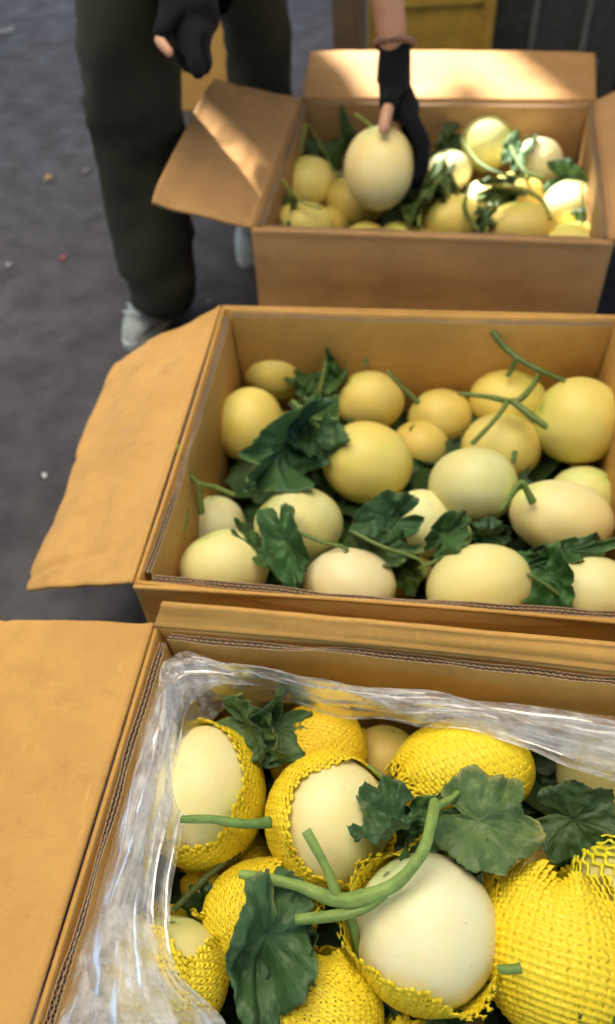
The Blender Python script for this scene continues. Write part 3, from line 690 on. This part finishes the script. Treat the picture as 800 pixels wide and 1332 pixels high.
# dark leaves added under and between the melons to deepen the gap shade
for bi, (inv, nm) in enumerate(((inv1, 'nearest'), (inv2, 'middle'), (inv3, 'farthest'))):
    back = inv.inverted(); V = []; Fc = []; rr = random.Random(50+bi)
    for q in range(150):
        c_ = Vector((rr.uniform(-.27, .27), rr.uniform(-.22, .22), rr.uniform(.10, .155))); a = rr.uniform(0, 6.28); ti = rr.uniform(-.7, .7); L = rr.uniform(.04, .07)
        Rm = Matrix.Rotation(a, 3, 'Z') @ Matrix.Rotation(ti, 3, 'X'); b0 = len(V); NN = 9
        for i in range(NN+1):
            for j in range(7):
                u = i/NN*2-1; v = j/3-1; wv = math.sqrt(max(0, 1-u*u))*(1+.18*math.sin(i*2.4+q))
                p = Vector((u*L, v*wv*L*.75, .014*math.sin(u*4+q)+.012*abs(v)+.010*noise.noise(Vector((u*3+q, v*3, 0)))))
                p = c_+Rm @ p; p.x = min(max(p.x, -.288), .288); p.y = min(max(p.y, -.232), .232); V.append(back @ p)
        Fc += grid_faces(NN+1, 7, False, b0)
    o = mesh('gap_shade_leaves', V, Fc, M_leaf); o.color = (.55, .60, .50, 1)
    tag(o, 'added dark leaves that put shade between the melons of the %s box' % nm, 'leaves', kind='stuff')

# ------------------------------------------------------------------ vines and cut stems
def vine(branches, label, group, tint=(1, 1, 1), name='cut_vine', mat=None):
    """branches: lists of (px, py, z, radius); the first is the main stalk, the others its side shoots"""
    def pts(b): return [at(*q[:3]) for q in b]
    o0 = at(*branches[0][0][:3])
    root = None
    for i, b in enumerate(branches):
        V, Fc = tube_geo([p-o0 for p in pts(b)], [q[3] for q in b], seed=i+len(b)*1.3)
        o = mesh(name if i == 0 else 'side_shoot', V, Fc, [mat or M_stem, M_cut], root, loc=o0 if i == 0 else None)
        for q in o.data.polygons[-2:]: q.material_index = 1; q.use_smooth = False
        o.color = (*tint, 1)
        if i == 0: root = tag(o, label, 'vine', group)
    return root
GS1, GS2, GS3 = 'cut vine stems in the nearest box', 'cut vine stems in the middle box', 'cut vine stems in the farthest box'
v1 = vine([[(566, 1042, .325, .0052), (560, 1075, .338, .0050), (548, 1112, .345, .0052), (515, 1150, .340, .0056), (470, 1168, .332, .0066), (436, 1170, .325, .0062), (380, 1150, .322, .0046), (312, 1137, .318, .0038)],
           [(440, 1170, .325, .0050), (424, 1128, .335, .0042), (398, 1080, .345, .0046)],
           [(500, 1160, .336, .0052), (460, 1186, .326, .0046), (384, 1196, .322, .0040)],
           [(520, 1145, .338, .0046), (500, 1160, .330, .004), (478, 1168, .326, .0042)],
           [(566, 1050, .326, .0042), (585, 1040, .312, .003), (610, 1025, .302, .0022), (650, 1060, .300, .0015)],
           [(450, 1176, .32, .0045), (462, 1215, .29, .004), (468, 1260, .25, .0035)]],
          'thick forked green stalk resting on the largest cream melon in front', GS1, (1.15, 1.25, 1.1))
vine([[(236, 1066, .312, .0036), (275, 1066, .316, .0042), (318, 1072, .312, .0044), (352, 1070, .302, .0056)]], 'straight green stalk lying across the left back melon', GS1, (.75, .95, .8))
vine([[(648, 1260, .318, .003), (662, 1261, .322, .0036), (678, 1259, .325, .0038)]], 'short green nub poking from the ribbed net at lower right', GS1, (.9, 1.0, .8))
vine([[(225, 1185, .26, .003), (270, 1140, .245, .003), (312, 1108, .235, .003)]], 'thin dark stem in the gap between left melons', GS1, (.4, .4, .4))
vine([[(500, 1015, .31, .0022), (490, 1005, .315, .0018), (478, 995, .318, .0012)]], 'tiny yellow green tendril on the bare melon near the back', GS1, (1.2, 1.3, .6))
# middle box
vine([[(640, 430, .305, 0.0044), (655, 450, .290, 0.0043), (680, 470, .280, 0.0039), (712, 486, .275, 0.0032), (735, 495, .27, 0.0026)],
      [(672, 464, .285, 0.0034), (666, 480, .265, 0.0034), (660, 490, .255, 0.0034)]], 'pointed green stem leaning on back wall above the tallest melon', GS2, (0.51, 0.60, 0.51))
vine([[(596, 512, .255, 0.0026), (635, 516, .262, 0.0036), (670, 522, .270, 0.0043), (690, 505, .275, 0.0039), (700, 488, .278, 0.0036)],
      [(662, 520, .27, 0.0038), (645, 545, .262, 0.0034), (614, 578, .255, 0.0036)],
      [(665, 520, .27, 0.0043), (690, 540, .268, 0.0055), (712, 556, .262, 0.0043)]], 'forked stem crossing over the yellow melons at back right', GS2, (0.64, 0.68, 0.47))
vine([[(230, 579, .325, 0.0039), (240, 605, .305, 0.0032), (256, 627, .285, 0.0034), (280, 634, .270, 0.0036), (306, 645, .258, 0.0034)],
      [(258, 627, .285, 0.0038), (259, 648, .262, 0.0047), (262, 668, .24, 0.0043)]], 'cut stem hooked on the left rim of middle box', GS2, (0.77, 0.76, 0.51))
vine([[(238, 648, .275, 0.0053), (240, 672, .265, 0.0049), (234, 695, .258, 0.0046), (214, 712, .262, 0.0041)]], 'short fat curved stem against left wall of middle box', GS2, (0.77, 0.84, 0.64))
vine([[(693, 654, .268, 0.0053), (684, 636, .285, 0.0041), (677, 628, .292, 0.0039), (664, 646, .280, 0.0031), (652, 664, .27, 0.0026)]], 'bent stem topping the wide pale sideways melon', GS2, (0.68, 0.80, 0.55))
vine([[(375, 462, .235, 0.0027), (400, 455, .245, 0.0031), (440, 456, .25, 0.0032), (476, 452, .25, 0.0031), (474, 478, .235, 0.0029)],
      [(425, 457, .248, 0.0026), (420, 490, .24, 0.0030), (408, 530, .25, 0.0034)]], 'arched stem over the back left melons by back wall', GS2, (0.59, 0.60, 0.47))
vine([[(503, 482, .27, 0.0029), (522, 502, .255, 0.0031), (545, 525, .235, 0.0038)]], 'thin straight stem leaning between two back melons', GS2, (0.64, 0.60, 0.42))
vine([[(380, 520, .262, 0.0026), (405, 548, .27, 0.0038), (430, 568, .262, 0.0034)], [(405, 548, .27, 0.0034), (440, 545, .26, 0.0034)]], 'pale green stem passing over the folded leaf', GS2, (0.85, 0.92, 0.77))
vine([[(375, 688, .272, 0.0024), (420, 705, .268, 0.0026), (452, 716, .262, 0.0026), (420, 740, .25, 0.0026)]], 'wiry stem lying before the front row greenish melon', GS2, (0.68, 0.76, 0.59))
vine([[(455, 690, .268, 0.0022), (500, 712, .262, 0.0026), (545, 728, .25, 0.0027), (552, 748, .235, 0.0031)]], 'wiry stem over the broad dark leaf in front row', GS2, (0.77, 0.84, 0.77))
vine([[(600, 668, .262, 0.0024), (612, 700, .258, 0.0027), (585, 720, .25, 0.0026), (545, 740, .238, 0.0026)]], 'hooked stem left of the widest front melon', GS2, (0.68, 0.72, 0.59))
vine([[(668, 745, .262, 0.0015), (692, 750, .264, 0.0024), (725, 772, .258, 0.0026), (748, 796, .245, 0.0026)]], 'thin dark stem from the widest melon to the right leaf', GS2, (0.38, 0.48, 0.34))
vine([[(670, 588, .255, 0.0038), (668, 602, .252, 0.0034)]], 'stub of stem on the yellow melon behind the round one', GS2, (0.51, 0.56, 0.34))
# farthest box
vine([[(354, 212, .315, 0.0034), (372, 240, .305, 0.0031), (392, 262, .295, 0.0027), (418, 272, .285, 0.0022)]], 'long pale blade of vine leaning out over the left rim of far box', GS3, (1.36, 0.98, 0.68))
vine([[(398, 162, .30, 0.0041), (392, 185, .28, 0.0068), (388, 205, .26, 0.0082)]], 'upright thick stem in the back left corner of far box', GS3, (1.27, 1.05, 0.68))
vine([[(402, 160, .29, 0.0027), (425, 205, .27, 0.0027), (436, 224, .285, 0.0031), (452, 232, .28, 0.0027)]], 'crooked stem left of the lifted melon', GS3, (0.77, 0.68, 0.45))
vine([[(462, 148, .40, 0.0020), (476, 158, .395, 0.0027), (486, 168, .385, 0.0027)]], 'stem of the lifted melon poking up left of the thumb', GS3, (1.10, 0.98, 0.52))
vine([[(556, 215, .28, 0.0027), (548, 250, .28, 0.0034), (545, 295, .27, 0.0034)]], 'hanging stem right of the gloved hand', GS3, (0.77, 0.68, 0.52))
vine([[(600, 180, .27, 0.0020), (622, 210, .285, 0.0027), (652, 226, .29, 0.0034), (690, 232, .28, 0.0027)]], 'dark stem crossing in front of the tall greenish melon', GS3, (0.51, 0.60, 0.52))
vine([[(664, 190, .285, 0.0027), (682, 222, .282, 0.0041), (706, 232, .275, 0.0034)]], 'stem bent over the pinkish white melon', GS3, (0.59, 0.68, 0.60))
vine([[(640, 240, .275, 0.0041), (680, 246, .280, 0.0048), (706, 262, .27, 0.0041), (716, 285, .26, 0.0034)]], 'olive stem lying over the brownish melon', GS3, (1.19, 0.83, 0.52))
vine([[(756, 240, .285, 0.0020), (758, 262, .29, 0.0020), (757, 292, .28, 0.0020)]], 'thin upright stem before the right cream melon', GS3, (0.51, 0.52, 0.38))
vine([[(612, 240, .27, 0.0027), (604, 270, .265, 0.0041), (622, 300, .262, 0.0034)]], 'dark drooping stem at the middle of far box', GS3, (0.51, 0.45, 0.38))

# ------------------------------------------------------------------ clear film liner of the nearest box
def film(sd=0, off=0., v0=0., v1=1.05, parent=None, nm='film_liner'):
    outer = [(8, 1420, .285), (40, 1330, .285), (102, 1190, .290), (160, 1030, .295), (196, 905, .298), (218, 852, .300), (290, 862, .300), (400, 884, .296), (520, 898, .292), (650, 912, .286), (820, 932, .286), (900, 945, .286)]
    inner = [(330, 1420, .30), (268, 1330, .318), (216, 1222, .310), (232, 1080, .298), (246, 985, .285), (262, 930, .262), (330, 912, .255), (420, 925, .262), (520, 944, .266), (640, 962, .278), (780, 1012, .28), (900, 1035, .28)]
    po = smooth_path([at(*q) for q in outer], 34); pi_ = smooth_path([at(*q) for q in inner], 34); n = len(po); NV = 44; V = []; AU = []; AV = []
    for i in range(n):
        A_, B_ = po[i], pi_[i]
        for j in range(NV+1):
            v = v0+(v1-v0)*j/NV; p = A_.lerp(B_, v)
            arch = .014*math.sin(math.pi*min(1, v*1.05))
            w1 = noise.noise(Vector((i*.030, v*1.6, 1.7+sd))); w2 = noise.noise(Vector((i*.016+v*1.5, v*5.0, 5+sd))); w3 = noise.noise(Vector((i*.07-v*2, v*3.0, 8+sd)))
            h = .018*w1 + .006*(1-2*abs(w2)) + .0012*(1-2.4*abs(w3)) - .004
            p = p+Vector((0, 0, arch+h+off)); e = noise.noise(Vector((i*.04, 0, 4+sd)))*.030*max(0, v-.6)
            p += (B_-A_).normalized()*(e+.004*noise.noise(Vector((i*.05, v*4, 2+sd))))
            V.append(p); AU.append(i/34); AV.append(v)
    o = mesh(nm, V, grid_faces(n, NV+1), M_film, parent, attrs={'along': [q+sd*.7 for q in AU], 'across': AV})
    if parent is None: tag(o, 'crumpled clear plastic film lining left and back of the nearest box', 'plastic film')
    return o
fl_ = film()
film(3.3, .007, .18, .86, fl_, 'loose_fold')

# ------------------------------------------------------------------ person
def skinned(name, verts, edges, radii, mat, parent, root=0, lv=2, disp=None, squash=None):
    me = bpy.data.meshes.new(name); me.from_pydata([tuple(v) for v in verts], edges, []); me.update()
    o = bpy.data.objects.new(name, me); C.objects.link(o); me.materials.append(mat)
    if parent: o.parent = parent
    sk = o.modifiers.new('skin', 'SKIN'); sk.use_smooth_shade = True; sk.branch_smoothing = .6
    d = me.skin_vertices[0].data
    for i, r in enumerate(radii):
        d[i].radius = (r, r) if isinstance(r, (int, float)) else r
        d[i].use_root = (i == root)
    sub(o, lv)
    if disp:
        for k, (s_, st) in enumerate(disp):
            tx = bpy.data.textures.new('folds', 'CLOUDS'); tx.noise_scale = s_; tx.noise_depth = 2
            dm = o.modifiers.new('folds', 'DISPLACE'); dm.texture = tx; dm.strength = st; dm.mid_level = .5; dm.texture_coords = 'LOCAL'
    return o
def chain(n, start=0): return [(start+i, start+i+1) for i in range(n-1)]
PO = at(250, 380, 0)
person = empty('person', (PO.x, PO.y, 0))
tag(person, 'person in olive trousers and black gloves bending over the far box to lift a melon', 'person')
def W(v): return Vector(v)-Vector((PO.x, PO.y, 0))
def ak(px, py, k): return atk(px, py, k)
# joints (world)
an1 = at(213, 390, .09); kn1 = ak(178, 180, 1.47); hp1 = ak(150, -60, 1.17)
an2 = at(332, 285, .09); kn2 = ak(340, 70, 1.74); hp2 = ak(300, -110, 1.45)
pel = (hp1+hp2)/2+Vector((0, 0, .07)); chest = pel+Vector((.30, .0, .20)); neck = chest+Vector((.13, 0, .03)); head = neck+Vector((.13, 0, .0))
hc = held.c; r_, u_, t_ = basis(hc)
wr = hc+r_*.020+u_*.185-t_*.005; el = wr+Vector((-.03, .04, .25)); sh = chest+Vector((.02, -.17, -.02)); sh = Vector((el.x-.03, el.y-.02, max(el.z+.20, 1.02)))
sh2 = chest+Vector((.0, .18, .0)); wr2 = ak(236, -30, 1.20); el2 = wr2+Vector((-.10, .03, .20))
bv = [pel, hp1, kn1, an1, hp2, kn2, an2, pel.lerp(chest, .5), chest, neck, head, sh, el, wr, sh2, el2, wr2]
be = [(0, 1), (1, 2), (2, 3), (0, 4), (4, 5), (5, 6), (0, 7), (7, 8), (8, 9), (9, 10), (8, 11), (11, 12), (12, 13), (8, 14), (14, 15), (15, 16)]
br = [.10, .050, .042, .032, .050, .042, .032, .11, .12, .05, .085, .052, .040, .027, .05, .04, .028]
skinned('body', [W(v) for v in bv], be, br, M_skin, person)
# trousers: wide legs with a bunched hem
def leg(a, k, h, wid):
    pts = [(h, wid*1.12), (h.lerp(k, .5), wid*1.05), (h.lerp(k, .85), wid*1.02), (k, wid*.98), (k.lerp(a, .3), wid*.90), (k.lerp(a, .6), wid*.90), (k.lerp(a, .80), wid*.93), (k.lerp(a, .9), wid*.80), (a+Vector((.01, 0, -.03)), wid*.86)]
    return [p for p, _ in pts], [q for _, q in pts]
la, ra = leg(an1, kn1, hp1, .098); lb, rb = leg(an2, kn2, hp2, .086)
tv = [pel]+la+lb+[pel.lerp(chest, .25)]; te = [(0, 1)]+chain(9, 1)+[(0, 10)]+chain(9, 10)+[(0, 19)]
skinned('trousers', [W(v) for v in tv], te, [.15]+ra+rb+[.145], M_trous, person, disp=[(.11, .06), (.035, .022)])
jv = [pel.lerp(chest, .15), pel.lerp(chest, .6), chest, neck.lerp(chest, .4), sh, sh.lerp(el, .6), sh2, el2, el2.lerp(wr2, .3)]
skinned('jacket', [W(v) for v in jv], [(0, 1), (1, 2), (2, 3), (2, 4), (4, 5), (2, 6), (6, 7), (7, 8)], [.15, .155, .155, .08, .075, .065, .075, .062, .055], M_black, person, disp=[(.08, .03)])
# shoes
def shoe(a, d, name='shoe'):
    d = Vector(d).normalized(); s_ = Vector((-d.y, d.x, 0)); V = []; NU, NV = 22, 14
    for i in range(NU):
        u = i/(NU-1); x_ = -.075+.235*u; wd = .031+.011*math.sin(math.pi*min(1, u*1.1))*1.1; wd *= math.sqrt(max(.02, 1-((u-.5)/.505)**6))
        hgt = (.075 if u < .35 else .075-.04*(u-.35)/.65)*math.sqrt(max(.03, 1-((u-.5)/.505)**8))
        for j in range(NV):
            f = 2*math.pi*j/NV; V.append(a+d*x_+s_*(wd*math.cos(f))+Vector((0, 0, .012+hgt*.5+hgt*.5*math.sin(f))))
    Fc = [(i*NV+j, i*NV+(j+1) % NV, (i+1)*NV+(j+1) % NV, (i+1)*NV+j) for i in range(NU-1) for j in range(NV)]
    Fc += [tuple(range(NV))[::-1], tuple((NU-1)*NV+j for j in range(NV))]
    o = mesh(name, [W(v) for v in V], Fc, M_shoe, person)
    V = []
    for z_ in (0.001, .020):
        for i in range(28):
            f = 2*math.pi*i/28; cx = .043+.124*math.cos(f)*(1 if math.cos(f) > 0 else .98); V.append(a+d*cx+s_*((.040+.006*math.cos(f))*math.sin(f))+Vector((0, 0, z_)))
    Fc = [(i, (i+1) % 28, 28+(i+1) % 28, 28+i) for i in range(28)]+[tuple(range(28))[::-1], tuple(range(28, 56))]
    so = mesh('sole', [W(v) for v in V], Fc, M_sole, o, smooth=False)
    for k in range(4):
        p0 = a+d*(.06+.02*k)+Vector((0, 0, .088-.006*k)); tube('lace', [W(p0-s_*.022), W(p0+Vector((0, 0, .004))), W(p0+s_*.022)], .003, M_sole, o, ns=6)
    return o
shoe(at(214, 400, 0), (-.45, -.89, 0)); shoe(at(338, 300, 0), (-.25, -.95, 0))
# right hand in a black glove, thumb tip bare, holding the melon
def hp(dx, du, dt): return hc+r_*dx+u_*du+t_*dt
gv = [wr+u_*.03, wr, hp(.022, .138, -.020), hp(.034, .104, -.030)]
ge = [(0, 1), (1, 2), (2, 3)]; gr = [.036, .036, .044, .046]
fing = [[(.058, .085, .022), (.080, .045, .020), (.083, .008, .010), (.074, -.026, .004)],
        [(.062, .082, .000), (.086, .045, -.012), (.087, .000, -.020), (.072, -.040, -.022)],
        [(.056, .086, -.022), (.078, .050, -.042), (.076, .008, -.052), (.062, -.030, -.052)],
        [(.042, .092, -.038), (.056, .060, -.064), (.052, .026, -.076), (.044, -.002, -.078)]]
for k, fg in enumerate(fing):
    b = len(gv); gv += [hp(*q) for q in fg]; ge += [(3, b)]+chain(4, b); gr += [.0155, .0140, .0125, .0105] if k < 3 else [.013, .012, .011, .0095]
b = len(gv); gv += [hp(.022, .128, .022), hp(.012, .100, .048)]; ge += [(2, b), (b, b+1)]; gr += [.017, .0135]
skinned('glove', [W(v) for v in gv], ge, gr, M_black, person, root=1, lv=2, disp=[(.02, .003)])
skinned('thumb', [W(v) for v in (hp(.014, .106, .044), hp(.009, .086, .057), hp(.006, .068, .066), hp(.005, .056, .068))], chain(4), [.0118, .0122, .0115, .0085], M_skin, person)
# bracelet of beads
for k in range(18):
    f = 2*math.pi*k/18; c_ = wr+u_*.022+r_*(.034*math.cos(f))+t_*(.034*math.sin(f))+u_*.004*math.sin(f)
    bm = bmesh.new(); bmesh.ops.create_icosphere(bm, subdivisions=2, radius=.0068 if k % 6 else .008); me = bpy.data.meshes.new('bead'); bm.to_mesh(me); bm.free()
    me.materials.append(M_silver if k in (12, 13) else M_bead); me.polygons.foreach_set('use_smooth', [True]*len(me.polygons))
    if k == 0:
        brc = empty('bracelet', W(wr+u_*.022)); brc.parent = person; brc['label'] = 'beaded bracelet at the wrist'
    o = bpy.data.objects.new('bead', me); C.objects.link(o); o.parent = brc; o.location = c_-(wr+u_*.022)
# left hand: black glove hanging, one bare fingertip
r2, u2, t2 = basis(wr2)
def h2(px, py, dk=0): return ak(px, py, 1.20+dk)
gv = [h2(238, -150), h2(240, -75), h2(246, 0), h2(252, 50)]; ge = chain(4); gr = [.080, .082, .076, .044]
for k, (a, b_, c_) in enumerate([((262, 62, -.01), (268, 82, -.01), (262, 98, 0)), ((252, 66, -.03), (257, 88, -.03), (258, 104, -.02)), ((243, 66, .01), (250, 84, .01), (257, 96, .01)), ((232, 60, .03), (240, 78, .03), (249, 90, .03))]):
    n0 = len(gv); gv += [h2(*a), h2(*b_), h2(*c_)]; ge += [(3, n0)]+chain(3, n0); gr += [.0155, .0140, .0110]
n0 = len(gv); gv += [h2(215, 34, -.03), h2(205, 50, -.04)]; ge += [(2, n0), (n0, n0+1)]; gr += [.018, .015]
skinned('glove', [W(v) for v in gv], ge, gr, M_black, person, root=1, disp=[(.02, .003)])
skinned('fingertip', [W(v) for v in (h2(205, 48, -.03), h2(213, 60, -.035), h2(220, 68, -.035), h2(224, 73, -.03))], chain(4), [.0095, .0090, .0080, .0065], M_skin, person)
# head with face and hair (out of the frame)
fd = Vector((.75, -.1, -.65)).normalized(); fs = Vector((0, 1, 0)); fs = (fs-fd*fs.dot(fd)).normalized(); fu = fs.cross(fd); fu = fu if fu.x > 0 or fu.z > 0 else -fu
V = []; nu, nv = 28, 20
for i in range(nu):
    f = 2*math.pi*i/nu
    for j in range(nv+1):
        a = math.pi*j/nv; V.append(head+fu*(.118*math.cos(a)+.02)+fd*(.100*math.sin(a)*math.cos(f)-.028)+fs*(.083*math.sin(a)*math.sin(f)))
hr = mesh('hair', [W(v) for v in V], grid_faces(nu, nv+1, True), M_hair, person)
skinned('nose', [W(head+fd*.075+fu*.015), W(head+fd*.098-fu*.012), W(head+fd*.085-fu*.022)], chain(3), [.008, .012, .008], M_skin, person)
for s_ in (-1, 1):
    bm = bmesh.new(); bmesh.ops.create_icosphere(bm, subdivisions=2, radius=.011); me = bpy.data.meshes.new('eye'); bm.to_mesh(me); bm.free(); me.materials.append(M_sole)
    o = bpy.data.objects.new('eye', me); C.objects.link(o); o.parent = person; o.location = W(head+fd*.077+fs*.03*s_+fu*.012)
    skinned('ear', [W(head+fs*.084*s_+fu*.02), W(head+fs*.092*s_), W(head+fs*.084*s_-fu*.02)], chain(3), [.008, .012, .008], M_skin, person)
tube('mouth', [W(head+fd*.078-fu*.045-fs*.022), W(head+fd*.086-fu*.045), W(head+fd*.078-fu*.045+fs*.022)], .005, M_bead, person, ns=8)

# ------------------------------------------------------------------ things behind
def bx(name, parent, x0, x1, y0, y1, z0, z1, mat, b=.003):
    v, f = boxgeo(x0, x1, y0, y1, z0, z1); o = mesh(name, v, f, mat, parent, smooth=False); bev(o, b); return o
p = at(258, 145, 0)
cb = empty('cardboard_carton', (p.x, p.y, 0), -.2); tag(cb, 'small golden cardboard carton on the floor behind the bending person', 'carton')
bx('wall', cb, -.12, .12, .0, .20, .002, .24, M_card1x); bx('lid', cb, -.123, .123, -.003, .203, .242, .252, M_card1x); bx('tape', cb, -.02, .02, -.0045, .2045, .2525, .2535, M_dry, .0005)
cr = empty('yellow_crate', (.37, 2.50, 0), -.10); tag(cr, 'mustard yellow crate standing behind the far box with dark round holes', 'crate')
bx('wall', cr, -.02, .34, .0, .30, .0, .52, M_crate)
for (x0, x1) in ((-.03, .0), (.315, .345)): bx('post', cr, x0, x1, -.018, .0-.001, .0, .53, M_crate)
for z0 in (.03, .235, .46): bx('rail', cr, .002, .313, -.012, -.001, z0, z0+.03, M_crate)
for (hx_, hz_) in ((.05, .345), (.30, .30)):
    bm = bmesh.new(); bmesh.ops.create_cone(bm, cap_ends=True, segments=20, radius1=.016, radius2=.016, depth=.008)
    bmesh.ops.rotate(bm, verts=bm.verts, matrix=Matrix.Rotation(math.pi/2, 3, 'X')); bmesh.ops.translate(bm, verts=bm.verts, vec=(hx_, -.006, hz_))
    me = bpy.data.meshes.new('hole'); bm.to_mesh(me); bm.free(); me.materials.append(M_hole); o = bpy.data.objects.new('hole', me); C.objects.link(o); o.parent = cr
bp = empty('brown_board', (.275, 2.40, 0), -.1); tag(bp, 'dark brown upright board left of the mustard crate', 'board')
bx('panel', bp, -.05, .045, 0, .02, 0, .62, M_brown); bx('batten', bp, .02, .042, -.014, -.001, 0, .62, M_brown)
sh_ = empty('dark_partition', (.74, 2.62, 0), -.12); tag(sh_, 'dark green grey panelled partition behind the far box at right', 'partition')
for k in range(7): bx('panel', sh_, -.02+.165*k, .14+.165*k, 0, .02, .0, .75, M_dark, .004)
for k in range(8): bx('batten', sh_, -.03+.165*k, -.012+.165*k, -.012, -.001, .0, .76, plain('grey_batten', (.10, .11, .10), .6) if k == 0 else bpy.data.materials['grey_batten'], .002)
p = at(805, 150, .3)
bk = empty('black_crate', (p.x+.03, p.y+.10, 0), -.26); tag(bk, 'black plastic crate beyond the right corner of the far box', 'crate')
for k, z0 in enumerate((.0, .11, .22, .33)): bx('slat', bk, .0, .36, .0, .012, z0+.01, z0+.095, M_black, .004)
for x0 in (.0, .17, .345): bx('post', bk, x0-.008, x0+.020, .013, .30, .0, .46, M_black, .004)

# ------------------------------------------------------------------ litter on the floor
def scrap(px, py, s_, col, label, cat='litter', seed=0):
    p = at(px, py, .004); rr = random.Random(seed); V = [Vector((0, 0, .003))]; n = 14
    for i in range(n):
        f = 2*math.pi*i/n; r = s_*rr.uniform(.6, 1.1); V.append(Vector((r*math.cos(f), r*.65*math.sin(f), rr.uniform(-.001, .005))))
    o = mesh('scrap', V, [(0, 1+i, 1+(i+1) % n) for i in range(n)], plain('scrap_%s' % label.split()[0], col, .7), loc=p, smooth=True); solid(o, .0015); o.rotation_euler.z = rr.uniform(0, 3)
    tag(o, label, cat)
scrap(63, 231, .020, (.45, .33, .14), 'tan leaf scrap on the floor left of the person', seed=1)
scrap(82, 336, .012, (.42, .10, .12), 'red scrap on the floor below the tan one', seed=2)
scrap(58, 619, .008, (.75, .76, .74), 'white speck of litter on the floor beside the middle box flap', seed=3)
scrap(112, 222, .016, (.26, .25, .25), 'grey paper scrap on the floor near the trouser leg', seed=4)
scrap(10, 40, .040, (.27, .27, .28), 'pale smear of wet paper at the top left of the floor', seed=5)
scrap(12, 345, .014, (.28, .28, .29), 'pale crumb on the floor at the left edge', seed=6)
scrap(272, 392, .006, (.75, .72, .72), 'white crumb behind the middle box corner', seed=7)
